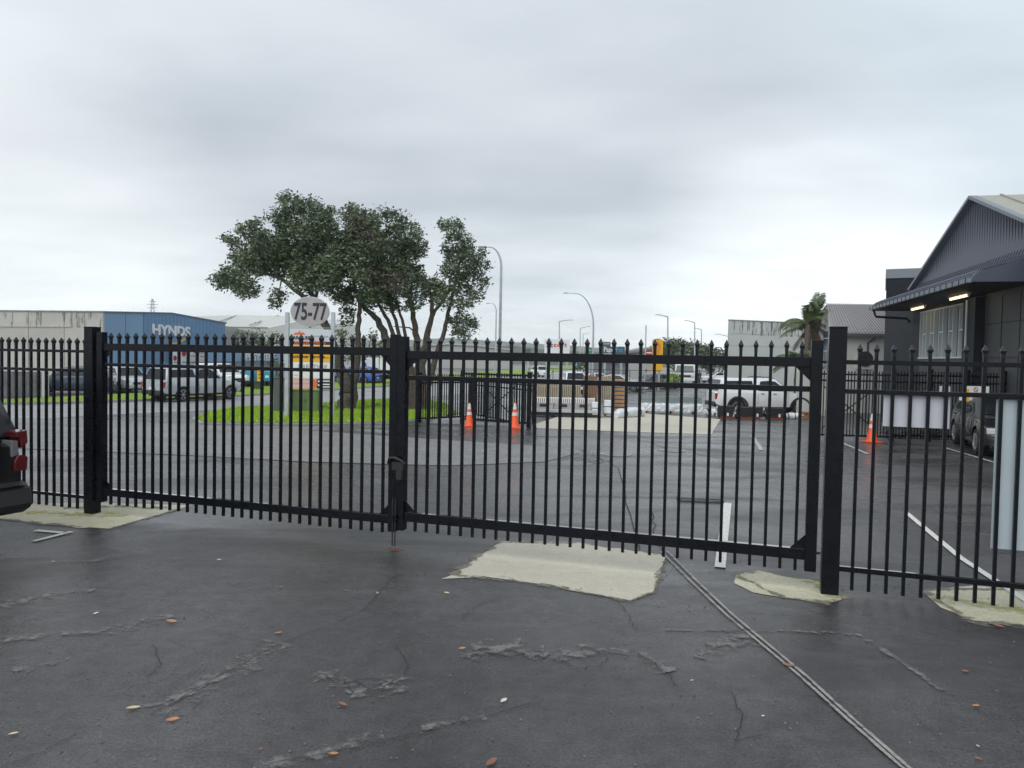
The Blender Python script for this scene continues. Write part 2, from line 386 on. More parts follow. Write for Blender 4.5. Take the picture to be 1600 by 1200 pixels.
ys = [-30, 0, 10] + ROWS + [60, 120, 300, 900, 2500]
g_ = MB(); xs = [-1500, -200, -60, 0, 60, 200, 1500]
g_.v = [(x, y, gz(y)) for y in ys for x in xs]; nx = len(xs)
g_.f = [(j * nx + i, j * nx + i + 1, (j + 1) * nx + i + 1, (j + 1) * nx + i) for j in range(len(ys) - 1) for i in range(nx - 1)]
g_.build('ground', m_yard, kind='structure', fix=False)

FAR = [(-60, -6), (-40, 14), (-22, 34), (-16.7, 43.7), (-11, 63), (0, 110), (25, 250), (60, 500)]
NEAR = [(-46, -10), (-27, 8), (-15, 20), (-13.2, 31), (-12.6, 35.6), (-9, 42), (-5, 50), (5, 75), (17, 120), (44, 250), (85, 500)]
sheet('road', FAR + NEAR[::-1], m_road, .004)
sheet('driveway', g2([(-500, 660), (-200, 652), (120, 655), (306, 664), (480, 673), (700, 688), (850, 698), (905, 708), (850, 722), (700, 728), (480, 722), (300, 712), (0, 700), (-400, 690)]), m_drive, .008)
sheet('concrete_pad', g2([(690, 905), (706, 899), (783, 846), (905, 848), (1030, 866), (1040, 872), (1022, 925), (985, 939), (880, 921), (868, 916), (760, 902)]), m_conc, .004)
sheet('concrete_pad', g2([(-250, 800), (-60, 790), (60, 787), (150, 786), (300, 790), (170, 826), (120, 825), (60, 818), (0, 811), (-200, 815)]), m_concm, .004)
sheet('concrete_pad', g2([(1150, 897), (1185, 892), (1300, 912), (1316, 938), (1290, 944), (1225, 934), (1175, 926), (1148, 912)]), m_concm, .004)
sheet('concrete_pad', g2([(1440, 924), (1520, 915), (1600, 922), (1720, 940), (1720, 985), (1600, 977), (1520, 970), (1470, 950)]), m_concm, .004)
sheet('concrete_pad', g2([(835, 663), (870, 652), (1000, 645), (1126, 655), (1112, 679), (960, 674), (840, 669)]), m_conc, .004)
# painted lines
def gline(pts, w, mt=None, lift=.0125, name='painted_line'): return strip(name, g2(pts), w, mt or m_line, lift)
gline([(1137, 787), (1133, 820), (1129, 850), (1125, 888)], .11)
gline([(1416, 802), (1500, 872), (1600, 938), (1680, 990)], .075)
gline([(56, 830), (102, 834)], .07); gline([(52, 847), (112, 832)], .07)
gline([(1310, 690), (1356, 710)], .1, m_linew); gline([(1476, 700), (1560, 725)], .09, m_linew); gline([(1176, 682), (1190, 704)], .12, m_linew)
m_dirt = ragged('pad_dirt', (.17, .16, .125), .8, (.53, .70), 7); m_moss = ragged('moss_tint', (.36, .36, .13), .8, (.54, .74), 5)
def dirt(pts, w, mt=None):
    k_ = len([0 for o in bpy.data.objects if o.name.startswith('pad_stain')]); return strip('pad_stain', g2(jitter(pts, 4, 2)), [w * random.uniform(.5, 1.4) for _ in range((len(pts) - 1) * 4 + 1)], mt or m_dirt, .0046 + .00018 * k_)
dirt([(706, 899), (745, 872), (783, 847)], .12); dirt([(706, 899), (800, 908), (870, 918), (985, 940), (1022, 926), (1040, 873)], .10); dirt([(783, 847), (905, 849), (1030, 866)], .10)
dirt([(1150, 898), (1225, 935), (1290, 943), (1316, 938)], .12); dirt([(1150, 898), (1190, 893), (1300, 912)], .10); dirt([(1250, 905), (1300, 925), (1318, 936)], .22, m_moss); dirt([(1440, 924), (1520, 972), (1600, 978)], .16); dirt([(1460, 935), (1530, 945), (1600, 955)], .35, m_moss); dirt([(1445, 922), (1600, 922)], .12)
dirt([(0, 811), (60, 818), (170, 827), (280, 796)], .12); dirt([(20, 800), (120, 804), (200, 806)], .35, m_moss); dirt([(100, 795), (180, 792), (260, 795)], .25)
# the joint that runs towards the viewer, two mortar ribbons with a dark crack between
jl = [(1037, 862), (1085, 910), (1140, 962), (1200, 1012), (1255, 1058), (1325, 1122), (1420, 1206), (1520, 1300)]
gline([(u - 4, v + 1) for u, v in jl], .026, m_joint, .0102, 'pavement_joint'); gline([(u + 5, v) for u, v in jl], .026, m_joint, .0098, 'pavement_joint')
def crack(pts, w=.0045, k=7, a=3.5): return strip('pavement_crack', g2(jitter(pts, k, a)), w, m_crack, .0108)
crack(jl, .006, 8, 1.2)
# worn pale streaks and patches in the asphalt
def worn(pts, w, mt=None): return strip('worn_patch', g2(jitter(pts, 4, 2)), [w * 1.9 * random.uniform(.6, 1.25) for _ in range((len(pts) - 1) * 4 + 1)], mt or m_patch, .0048 + .00022 * len([0 for o in bpy.data.objects if o.name.startswith('worn_patch')]))
worn([(395, 1200), (480, 1180), (560, 1160), (600, 1152)], .10); worn([(660, 1135), (700, 1130), (760, 1122)], .08)
worn([(235, 1120), (300, 1080), (390, 1035), (440, 1005)], .16); worn([(0, 948), (60, 933), (150, 922)], .14); worn([(0, 1002), (100, 992), (180, 985), (270, 962)], .13)
worn([(20, 1050), (110, 1030)], .1); worn([(720, 1022), (800, 1018), (870, 1028), (930, 1012), (1000, 1020), (1050, 1050)], .15); worn([(740, 1015), (800, 1012), (850, 1015)], .2)
worn([(492, 1052), (530, 1062), (545, 1080), (580, 1086), (610, 1075), (630, 1055)], .12)
worn([(1040, 985), (1200, 986), (1290, 988), (1340, 992), (1400, 1030), (1470, 1080)], .05, m_patch); worn([(130, 880), (180, 870)], .1)
worn([(1090, 1030), (1130, 1005), (1170, 990)], .22)
worn([(820, 712), (900, 716), (945, 722)], .5); worn([(300, 668), (440, 672)], .3)
crack([(395, 1200), (520, 1178), (640, 1150), (760, 1122), (830, 1100)]); crack([(235, 1120), (330, 1066), (440, 1005), (560, 960), (620, 900)])
crack([(720, 1024), (870, 1030), (900, 1018), (960, 1012), (1000, 1022), (1045, 1056), (1060, 1075)]); crack([(870, 1030), (905, 1046), (935, 1044), (950, 1030), (925, 1015)])
crack([(492, 1052), (540, 1066), (552, 1085), (590, 1086), (625, 1058)]); crack([(552, 1066), (575, 1062), (605, 1066), (580, 1078), (552, 1066)], .006, 4, 1.5)
crack([(968, 940), (985, 972), (996, 988)]); crack([(720, 968), (745, 948), (775, 938)]); crack([(240, 1010), (252, 1040), (230, 1060)])
crack([(1140, 1080), (1160, 1120), (1150, 1160), (1190, 1150)]); crack([(620, 1010), (640, 1040), (632, 1054)]); crack([(0, 1200), (60, 1180), (120, 1150)])
crack([(900, 700), (930, 712), (965, 730), (1000, 860)], .012); crack([(1005, 690), (1060, 705), (1140, 718)], .015); crack([(340, 722), (480, 732), (700, 745)], .012)
crack([(1020, 800), (1026, 850), (1034, 860)], .01)
rs = ragged('rust_stain', (.20, .085, .04), .7, (.56, .70), 14)
worn([(606, 858), (612, 860), (628, 858)], .09, rs)
# sunken drain slot with its steel edge
dr0, dr1 = G(1061, 780), G(1130, 783)
th = thing('drain_slot', 'sunken drain with a dark steel channel edge beside the white painted line', 'drain', (dr0.x, dr0.y, 0))
b = MB(); dd = (dr1 - dr0); L_ = dd.length
M_ = Matrix.Translation(dr0) @ Matrix.Rotation(math.atan2(dd.y, dd.x), 4, 'Z')
b.box(0, L_, -.13, .09, .006, .010, M_).build('opening', m_crack, th, world=True)
b = MB(); b.box(0, L_, -.16, -.13, .006, .03, M_); b.box(-.03, 0, -.16, .1, .006, .035, M_).build('steel_edge', mat('rusty_edge', (.10, .12, .11), .5, vary=.3), th, world=True)
def manhole(u, v, r, label):
    p = G(u, v); t_ = thing('manhole_cover', label, 'manhole cover', (p.x, p.y, p.z), 0, 'manhole covers in the yard')
    MB().lathe([(r, .004), (r, .012), (r - .05, .013)], 20).build('rim', m_kerb, t_); MB().lathe([(r - .055, .004), (r - .055, .014), (.02, .016)], 20).build('lid', mat('worn_lid', (.2, .2, .19), .5, .2, vary=.3, scale=9), t_)
manhole(962, 710, .36, 'pale round manhole cover left of the drain in the middle of the yard'); manhole(1050, 704, .32, 'pale round manhole cover straight above the drain slot')
manhole(775, 705, .34, 'round manhole cover in the grey driveway below the two cones')

# ------------------------------------------------------------------ grass berms, kerbs
def inset(pts, d):
    n = len(pts); area = sum(pts[i][0] * pts[(i + 1) % n][1] - pts[(i + 1) % n][0] * pts[i][1] for i in range(n)); s_ = 1 if area > 0 else -1; out = []
    for i in range(n):
        a = Vector(pts[i - 1]); b_ = Vector(pts[i]); c_ = Vector(pts[(i + 1) % n])
        n1_ = Vector((-(b_ - a).y, (b_ - a).x)).normalized() * s_; n2_ = Vector((-(c_ - b_).y, (c_ - b_).x)).normalized() * s_
        k = (n1_ + n2_).normalized(); out.append(tuple(b_ + k * d / max(.5, k.dot(n1_))))
    return out
def kerb_round(name, pts, w=.14, h=.11):
    inn = inset(pts, w); mb = MB(); n = len(pts)
    P = lambda p, z: (p[0], p[1], gz(p[1]) + z)
    outer, inner = [], []
    for i in range(n):
        k = max(1, int((Vector(pts[(i + 1) % n]) - Vector(pts[i])).length / 1.2))
        for j in range(k):
            t = j / k; outer.append(tuple(Vector(pts[i]).lerp(Vector(pts[(i + 1) % n]), t))); inner.append(tuple(Vector(inn[i]).lerp(Vector(inn[(i + 1) % n]), t)))
    m_ = len(outer)
    mb.v = [P(p, -.1) for p in outer] + [P(p, h) for p in outer] + [P(p, h) for p in inner] + [P(p, -.1) for p in inner]
    for i in range(m_):
        j = (i + 1) % m_
        for a in range(3): mb.f.append((a * m_ + i, a * m_ + j, (a + 1) * m_ + j, (a + 1) * m_ + i))
    mb.build(name, m_kerb, kind='structure'); return inn
isl = g2([(300, 655), (312, 662.5), (420, 663.5), (520, 663.5), (620, 662), (668, 657), (700, 650), (720, 645), (700, 632), (660, 624), (612, 624.5), (556, 627), (490, 633), (420, 636), (362, 638), (325, 645)])
inn = kerb_round('kerb', isl, .12, .05)
sheet('berm_grass_ground', inn, m_grass, .06)
verge = FAR[1:] + [(50, 505), (14, 250), (-10, 115), (-19, 66), (-21.5, 47.5), (-25, 37), (-46, 17)]
inn2 = kerb_round('kerb', verge, .15, .12)
sheet('verge_grass_ground', inn2, m_grass, .125)
def inside(x, y, poly):
    c_ = False; n = len(poly)
    for i in range(n):
        x1, y1 = poly[i]; x2, y2 = poly[(i + 1) % n]
        if (y1 > y) != (y2 > y) and x < (x2 - x1) * (y - y1) / (y2 - y1) + x1: c_ = not c_
    return c_
def grass(poly, n, h, lift, ymax=70):
    mb = MB(); x0 = min(p[0] for p in poly); x1 = max(p[0] for p in poly); y0 = min(p[1] for p in poly); y1 = min(ymax, max(p[1] for p in poly)); k = 0
    while k < n:
        x = random.uniform(x0, x1); y = random.uniform(y0, y1)
        if not inside(x, y, poly): continue
        k += 1; a = random.uniform(0, 6.28); w = .012; hh = h * random.uniform(.5, 1.4); z = gz(y) + lift; b = len(mb.v)
        mb.v += [(x - w * math.cos(a), y - w * math.sin(a), z), (x + w * math.cos(a), y + w * math.sin(a), z), (x + random.uniform(-.03, .03), y + random.uniform(-.03, .03), z + hh)]
        mb.f.append((b, b + 1, b + 2))
    return mb.build('grass', m_blade, kind='stuff', fix=False)
m_soil = ragged('leaf_litter_soil', (.075, .055, .035), .95, (.52, .62), 6)
for k_, (pts_, w_) in enumerate((([(500, 643), (540, 644), (590, 642)], .9), ([(630, 643), (665, 644), (700, 648)], 1.3), ([(430, 648), (470, 649), (505, 648)], .35), ([(330, 656), (420, 660), (520, 660), (600, 658)], .3))):
    o_ = strip('bare_soil', g2(jitter(pts_, 4, 2)), w_, m_soil, .066 + .002 * k_)
grass(inn, 60000, .07, .058); grass([p for p in inn2], 14000, .09, .12, 70)

# ------------------------------------------------------------------ the palisade gates and fence
LP = Vector((-5.39, 9.47, 0)); FD = Vector((.95, -.3125, 0)).normalized(); FA = math.atan2(FD.y, FD.x)
def at(t): return LP + FD * t
PW = .028
def spear():
    # pressed steel cap: collar over the bar, flaring to shoulders, then a point
    mb = MB(); q = PW / 2 * 1.42 + .002
    return mb.lathe([(q, -.03), (q, .0), (.031, .022), (.034, .028), (.002, .078)], 4, ang0=math.pi / 4)
_sp = {}
def pickets(parent, ts, z0, z1, t0):
    """one picket with its cap, then copies"""
    key = (round(z1 - z0, 3))
    if key not in _sp:
        bm_ = MB().box(-PW / 2, PW / 2, -PW / 2, PW / 2, 0, z1 - z0 - .075).build('picket', m_black, parent)
        sp = spear().build('spear_cap', m_blackw, bm_, loc=(0, 0, z1 - z0 - .078)); _sp[key] = (bm_, sp); first = bm_; rest = ts[1:]
        first.location = (ts[0] - t0, 0, z0)
    else: first = None; rest = ts
    pb, ps = _sp[key]
    for t in rest:
        c_ = inst(pb, parent, (t - t0 + random.uniform(-.001, .001), 0, z0 + random.uniform(-.002, .002)), (random.uniform(-.0015, .0015), random.uniform(-.0015, .0015), 0)); inst(ps, c_)
def leaf_gate(name, label, ta, tb, ts, top, mid, bot, pz0, pz1, sw, sz0, sz1, gl, gr):
    r_ = thing(name, label, 'gate', at(ta), FA, 'palisade gate leaves'); W_ = tb - ta
    for nm, (a, b_), th_ in (('top_rail', top, .05), ('middle_rail', mid, .036), ('bottom_rail', bot, .06)):
        MB().box(sw / 2 + .001, W_ - sw / 2 - .001, -th_ / 2, th_ / 2, a, b_).build(nm, m_black, r_, bevel=.003)
    for x in (0, W_): MB().box(x - sw / 2, x + sw / 2, -sw / 2, sw / 2, sz0, sz1).build('stile', m_black, r_, bevel=.004)
    for a, hw_ in ((bot[1], .029), (mid[1], .0165)): MB().box(sw / 2 + .004, W_ - sw / 2 - .004, -hw_, hw_, a, a + .0015).build('water_film', m_wet, r_)
    pickets(r_, ts, pz0, pz1, ta)
    for x, s_ in ((sw / 2, 1), (W_ - sw / 2, -1)):
        for zc_, up in ((top[0], -1), (bot[1], 1)):
            g = .13
            MB().prism([(x, zc_), (x + s_ * g, zc_), (x, zc_ + up * g)], 'y', -.003, .003).build('corner_gusset', m_black, r_)
    return r_
lt = [.29 + .1342 * i for i in range(30)]; rt = [4.585 + .1347 * i for i in range(30)]
gl = leaf_gate('palisade_gate', 'left leaf of the black double gate, hung from the far left post', .143, 4.315, lt, (2.11, 2.2), (1.91, 1.95), (.25, .34), .14, 2.34, .092, .165, 2.345, 1, 1)
gr = leaf_gate('palisade_gate', 'right leaf of the black double gate, hung beside the thick right post', 4.411, 8.62, rt, (2.08, 2.168), (1.85, 1.9), (.29, .39), .185, 2.325, .1, .19, 2.325, 1, 1)
for r_, x in ((gl, 4.315 - .143 + .03), (gr, -.034)):
    MB().tube([(x, -.075, .02), (x, -.075, .55)], .008, 8).build('drop_bolt', mat('worn_steel', (.05, .05, .055), .4, .5), r_)
    MB().box(x - .014, x + .014, -.09, -.05, .3, .36).build('bolt_guide', m_black, r_)
b = MB(); b.tube([(-.13, -.07, .93), (-.1, -.10, .99), (-.03, -.11, 1.0), (.04, -.10, .97), (.07, -.08, .93)], .016, 8); b.box(-.07, .06, -.1, -.055, .86, .95); b.box(-.015, .05, -.11, -.06, .76, .86)
b.build('chain_latch', m_plastic, gr, smooth=True)
def hinge(parent, x0, x1, z):
    MB().tube([(x0, 0, z), (x1, 0, z)], .012, 8).build('hinge_pin', m_black, parent)
for z in (.36, 2.13): hinge(gr, 4.209 + .052, 4.209 + .085, z)
for z in (.36, 2.13): hinge(gl, -.068, -.05, z)
def fpost(t, w, h, label):
    r_ = thing('gate_post', label, 'gate post', at(t), FA, 'square black gate posts')
    MB().box(-w / 2, w / 2, -w / 2, w / 2, 0, h - .012).build('shaft', m_black, r_, bevel=.005); MB().box(-w / 2 - .002, w / 2 + .002, -w / 2 - .002, w / 2 + .002, h - .012, h).build('cap', m_black, r_)
fpost(-.015, .14, 2.41, 'square black gate post standing in the yellowish concrete on the left'); fpost(8.79, .15, 2.45, 'thick square black gate post nearest the viewer, right of the gate')
def fence_run(label, ta, tb, ts, top, mid, bot, pz0, pz1):
    r_ = thing('palisade_fence', label, 'fence', at(ta), FA, 'black palisade fences in line with the gate')
    for nm, (a, b_) in (('top_rail', top), ('middle_rail', mid), ('bottom_rail', bot)):
        MB().box(0, tb - ta, -.02, .02, a, b_).build(nm, m_black, r_, bevel=.002)
        if nm != 'top_rail': MB().box(.001, tb - ta - .001, -.016, .016, b_, b_ + .0015).build('water_film', m_wet, r_)
    pickets(r_, ts, pz0, pz1, ta); return r_
fence_run('black palisade fence panel at the left edge behind the black pickup', -4.2, -.088, [-.138 - .134 * i for i in range(30)], (2.075, 2.11), (1.825, 1.86), (.18, .22), .042, 2.27)
rf = fence_run('black palisade fence panel at the right edge carrying two blank boards', 8.868, 12.6, [8.98 + .14 * i for i in range(26)], (2.11, 2.15), (1.845, 1.885), (.215, .26), .05, 2.3)
# blank boards tied to the back of the right fence
def board(u0, u1, v0, v1, off, label, tabs=False):
    p = LP - Vector((FD.y, -FD.x, 0)) * off
    a = PL(u0, v0, p, FD); c_ = PL(u1, v1, p, FD); mid = (a + c_) / 2; w = (c_.xy - a.xy).length; h = a.z - c_.z
    r_ = thing('blank_sign_board', label, 'sign board', (mid.x, mid.y, c_.z), FA, 'blank boards tied behind the right fence')
    mt = mat('board_white', (.58, .60, .66), .35, vary=.03, scale=2) if tabs else mat('board_pale_blue', (.45, .53, .57), .3, vary=.05, scale=2)
    MB().box(-w / 2, w / 2, -.004, .004, 0, h).build('panel', mt, r_)
    if tabs:
        for x in (w / 2 - .075, w / 2 - .012): MB().box(x - .01, x + .01, .005, .012, h - .04, h + .065).build('cable_tie', mt, r_)
    for x in (-w / 2 + .03, w / 2 - .03):
        MB().tube([(x, -.02, h - .03), (x, .006, h - .03)], .006, 6).build('eyelet', m_galv, r_)
board(1381, 1483, 612, 670, .035, 'white rectangular blank board tied behind the fence near the third orange cone', True)
board(1557, 1640, 624, 864, .035, 'tall pale blue blank board at the right edge of the picture')

# ------------------------------------------------------------------ back fences and open gate leaves
def simple_fence(name, label, p, q, top, n, z0=.1, rails=(.82, .93, .08), brace=False, posts=(0, 1), cat='fence', th_=.05, group='black fences at the back of the yard', pw=.026):
    p = Vector((p[0], p[1], gz(p[1]))); q = Vector((q[0], q[1], gz(q[1]))); d = (q - p).xy; L_ = d.length; a = math.atan2(d.y, d.x)
    r_ = thing(name, label, cat, p, a, group)
    for nm, k in zip(('middle_rail', 'top_rail', 'bottom_rail'), rails):
        MB().box(0, L_, -.02, .02, top * k - th_ / 2, top * k + th_ / 2).build(nm, m_black, r_)
    key = ('s', round(top, 2), round(z0, 2), pw)
    if key not in _sp:
        bar = MB().box(-pw / 2, pw / 2, -pw / 2, pw / 2, z0, top - .05).build('picket', m_black, r_, loc=(L_ * .5 / n, 0, 0))
        sp = MB().lathe([(.02, 0), (.03, .02), (.002, .065)], 4, ang0=math.pi / 4).build('spear_cap', m_blackw, bar, loc=(0, 0, top - .055)); _sp[key] = (bar, sp); s0 = 1
    else: s0 = 0
    bar, sp = _sp[key]
    for i in range(s0, n): c_ = inst(bar, r_, (L_ * (i + .5) / n, 0, 0)); inst(sp, c_)
    for k in posts: MB().box(L_ * k - .055, L_ * k + .055, -.055, .055, 0, top + .06).build('post', m_black, r_)
    if brace:
        a0, a1 = brace
        for s_ in (0, 1):
            za, zb = (top * .16, top * .78) if s_ == 0 else (top * .78, top * .16)
            MB().bar((L_ * a0, -.035 - .012 * s_, za), (L_ * a1, -.035 - .012 * s_, zb), .012, .03).build('cross_brace', m_black, r_)
    return r_
bk = G(655, 660); b1_ = G(740, 658); b2_ = G(722, 662); b3 = G(826, 668)
simple_fence('palisade_fence', 'black picket fence running in front of the multi stemmed tree', bk, b1_, 1.62, 24)
simple_fence('open_gate', 'black open gate leaf with crossed braces behind the two orange cones', b2_, b3, 1.72, 26, .12, (.86, .965, .1), (.3, .82), cat='gate', th_=.06)
p4 = G(735, 651); simple_fence('palisade_fence', 'black fence folded behind the open gate leaf with crossed braces', p4, G(834, 662), 1.62, 22)
simple_fence('open_gate', 'black open gate leaf with crossed braces behind the right orange cone', G(1268, 686), G(1392, 690), 1.95, 26, .1, (.86, .95, .07), (.12, .8), cat='gate')
simple_fence('palisade_fence', 'black palisade fence along the foot of the dark building', G(1392, 689), G(1680, 694), 1.98, 60, .06, (.84, .94, .08), posts=(0, .2, .4, .6, .8, 1))

# ------------------------------------------------------------------ traffic cones
def cone(u, v, h, label, first=[None]):
    p = G(u, v)
    if first[0] is None:
        r_ = thing('traffic_cone', label, 'traffic cone', p, .3, 'orange traffic cones'); first[0] = r_
        m_or = mat('cone_orange', (.85, .10, .02), .45, vary=.08, scale=12); m_bd = mat('cone_band', (.72, .68, .66), .4, vary=.1, scale=30)
        H = .82; rr = lambda z: .145 - (.145 - .028) * (z - .04) / (H - .04)
        MB().box(-.2, .2, -.2, .2, 0, .035).build('base', m_or, r_, bevel=.008)
        b_ = MB().lathe([(.175, .036), (.15, .05), (rr(.06), .06), (rr(H), H), (.018, H)], 20).build('body', m_or, r_, smooth=True)
        for z0, z1 in ((.40, .50), (.60, .79)): MB().lathe([(rr(z0) + .003, z0), (rr(z1) + .003, z1)], 20).build('reflective_band', m_bd, r_, smooth=True)
    else: r_ = copy_tree(first[0], None, p, random.uniform(0, 1.5), label)
    r_.scale = (h / .82,) * 3; return r_
cone(733, 666, .74, 'orange cone with white bands, leftmost, near the black picket fence')
cone(804, 669, .80, 'orange cone with white bands beside the end post of the open gate leaf')
cone(1362, 691, .81, 'orange cone with one broad white band, right of the gate by the dark building')


# ------------------------------------------------------------------ vehicles
def interp(pts, x):
    if x <= pts[0][0]: return pts[0][1]
    for (x0, z0), (x1, z1) in zip(pts, pts[1:]):
        if x <= x1: return z0 + (z1 - z0) * (x - x0) / max(1e-6, x1 - x0)
    return pts[-1][1]
def paint(name, col, metal=.3, rough=.28): return mat(name, col, rough, metal, coat=.7, vary=.04, scale=3)
UTE = dict(x0=-2.75, x1=2.5, wb=1.62, r=.39, W=1.9, sill=.42, belt=[(-2.75, 1.10), (-2.6, 1.14), (.9, 1.16), (1.2, 1.14), (2.1, 1.05), (2.35, .96), (2.5, .84)],
           cab=[(-2.62, 1.14), (-2.42, 1.80), (-2.3, 1.83), (-.72, 1.84), (-.6, 1.83), (-.3, 1.86), (.2, 1.85), (.45, 1.80), (1.25, 1.14)],
           win=[[(-2.32, 1.30), (-2.2, 1.70), (-.85, 1.72), (-.75, 1.30)], [(-.55, 1.22), (-.42, 1.70), (.02, 1.74), (.02, 1.22)], [(.08, 1.22), (.08, 1.74), (.36, 1.70), (.95, 1.22)]],
           rear=((-2.61, 1.18), (-2.44, 1.74)), screen=((1.18, 1.19), (.48, 1.77)))
HATCH = dict(x0=-2.05, x1=2.15, wb=1.3, r=.32, W=1.78, sill=.28, belt=[(-2.05, .78), (-1.95, .92), (-1.5, .95), (.9, .92), (1.6, .84), (2.0, .72), (2.15, .55)],
             cab=[(-1.98, .92), (-1.6, 1.36), (-1.35, 1.43), (-.6, 1.47), (.1, 1.44), (.35, 1.38), (1.1, .92)],
             win=[[(-1.45, 1.0), (-1.3, 1.32), (-.62, 1.38), (-.62, 1.0)], [(-.55, 1.0), (-.55, 1.38), (0.02, 1.36), (.2, 1.31), (.78, 1.0)]],
             rear=((-1.92, 1.0), (-1.62, 1.32)), screen=((1.03, .96), (.38, 1.36)))
SEDAN = dict(x0=-2.35, x1=2.3, wb=1.38, r=.32, W=1.8, sill=.27, belt=[(-2.35, .80), (-2.25, .95), (-1.6, .98), (.9, .93), (1.7, .84), (2.1, .72), (2.3, .55)],
             cab=[(-1.75, .97), (-1.1, 1.36), (-.7, 1.43), (0, 1.43), (.3, 1.38), (1.05, .93)],
             win=[[(-1.25, 1.02), (-.95, 1.31), (-.55, 1.36), (-.55, 1.02)], [(-.48, 1.0), (-.48, 1.37), (-.02, 1.36), (.2, 1.31), (.78, 1.0)]],
             rear=((-1.68, 1.0), (-1.12, 1.33)), screen=((.98, .96), (.33, 1.36)))
SUV = dict(x0=-2.25, x1=2.25, wb=1.34, r=.36, W=1.86, sill=.32, belt=[(-2.25, .9), (-2.15, 1.02), (-1.5, 1.04), (.95, 1.02), (1.7, .96), (2.1, .84), (2.25, .6)],
           cab=[(-2.15, 1.02), (-1.85, 1.55), (-1.6, 1.64), (-.5, 1.68), (.1, 1.65), (.35, 1.58), (1.1, 1.02)],
           win=[[(-1.85, 1.1), (-1.65, 1.5), (-1.15, 1.54), (-1.15, 1.1)], [(-1.1, 1.1), (-1.1, 1.54), (-.42, 1.57), (-.42, 1.1)], [(-.36, 1.1), (-.36, 1.57), (.05, 1.55), (.25, 1.5), (.8, 1.1)]],
           rear=((-2.1, 1.1), (-1.88, 1.5)), screen=((1.04, 1.06), (.38, 1.56)))
def vehicle(name, label, cat, loc, hd, S, pt, group=None, flare=None, rim=None, glass=None, rack=False, winmat=None, simple=False):
    rz = math.atan2(hd[1], hd[0]); T = thing(name, label, cat, loc, rz, group)
    x0, x1, wb, r, W_, sill = (S[k] for k in ('x0', 'x1', 'wb', 'r', 'W', 'sill')); Ra = r + .07; gl_ = glass or m_glass
    def endf(x):
        e = 1
        for xe in (x0, x1):
            d = abs(x - xe)
            if d < .45: e = min(e, 1 - .17 * (1 - d / .45) ** 2)
        return e
    def zb(x):
        z = sill + .10 * max(0, 1 - abs(x - x0) / .35) + .05 * max(0, 1 - abs(x - x1) / .35)
        for xw in (-wb, wb):
            if abs(x - xw) < Ra: z = max(z, r + math.sqrt(max(0, Ra * Ra - (x - xw) ** 2)) * .98)
        return z
    def hw(x, z):
        zt_ = interp(S['belt'], x); k = min(1, max(0, (z - sill) / (zt_ - sill))); return W_ / 2 * endf(x) * (.93 + .07 * math.sin(math.pi * (.12 + .80 * k)))
    n = 46 if simple else 90; rings = []; xs_ = [x0 + (x1 - x0) * i / n for i in range(n + 1)]
    for xw in (-wb, wb): xs_ += [xw - Ra + .001, xw + Ra - .001, xw - Ra - .001, xw + Ra + .001]
    for x in sorted(xs_):
        a = zb(x); t_ = interp(S['belt'], x); zs = [a, a + (t_ - a) * .2, a + (t_ - a) * .5, a + (t_ - a) * .8, t_ - .035]
        half = [(0, a)] + [(hw(x, z), z) for z in zs] + [(hw(x, t_) - .09, t_), (0, t_ + .02)]
        ring = [(x, y, z) for y, z in half] + [(x, -y, z) for y, z in half[-2:0:-1]]
        rings.append(ring)
    MB().loft(rings).build('body', pt, T, smooth=True)
    # cabin
    bw = W_ / 2 * .955; cabp = S['cab']; cx0, cx1 = cabp[0][0], cabp[-1][0]
    def cw(z, x): zb_ = interp(S['belt'], x); return bw - .30 * max(0, z - zb_) - .02
    rings = []; m_ = 40
    for i in range(m_ + 1):
        x = cx0 + (cx1 - cx0) * i / m_; z = max(interp(cabp, x), interp(S['belt'], x) + .005); b_ = interp(S['belt'], x) - .04; z = max(z, b_ + .045)
        zm = max(b_ + .02, z - .07)
        half = [(0, b_), (cw(b_, x), b_), (cw(zm, x), zm), (cw(z, x) - .07, z), (0, z + .015)]
        rings.append([(x, y, zz_) for y, zz_ in half] + [(x, -y, zz_) for y, zz_ in half[-2:0:-1]])
    MB().loft(rings).build('cabin', pt, T, smooth=True)
    for k, w_ in enumerate(S['win']):
        for s_ in (1, -1):
            o_ = [(x, s_ * (cw(z, x) + .006), z) for x, z in w_]; i_ = [(x, s_ * (cw(z, x) - .02), z) for x, z in w_]; nn_ = len(w_)
            MB().add(o_ + i_, [tuple(range(nn_)), tuple(range(nn_, 2 * nn_))[::-1]] + [(a, (a + 1) % nn_, nn_ + (a + 1) % nn_, nn_ + a) for a in range(nn_)]).build('window', gl_, T)
    for nm, ((xa, za), (xb, zb_)), sg in (('rear_window', S['rear'], -1), ('windscreen', S['screen'], 1)):
        d = Vector((xb - xa, 0, zb_ - za)).normalized(); nrm = Vector((d.z, 0, -d.x)) * (1 if sg > 0 else -1)
        if nrm.z < 0: nrm = -nrm
        if sg < 0 and nrm.x > 0: nrm = -nrm
        A = [(xa, -(cw(za, xa) - .09), za), (xa, cw(za, xa) - .09, za), (xb, cw(zb_, xb) - .10, zb_), (xb, -(cw(zb_, xb) - .10), zb_)]
        o_ = [Vector(p) + nrm * .022 for p in A]; i_ = [Vector(p) - nrm * .02 for p in A]
        MB().add(o_ + i_, [(0, 1, 2, 3), (7, 6, 5, 4)] + [(a, (a + 1) % 4, 4 + (a + 1) % 4, 4 + a) for a in range(4)]).build(nm, gl_, T)
    # underbody, bumpers, lights
    MB().box(x0 + .35, x1 - .35, -W_ / 2 + .22, W_ / 2 - .22, sill - .12, sill + .35).build('underbody', m_plastic, T)
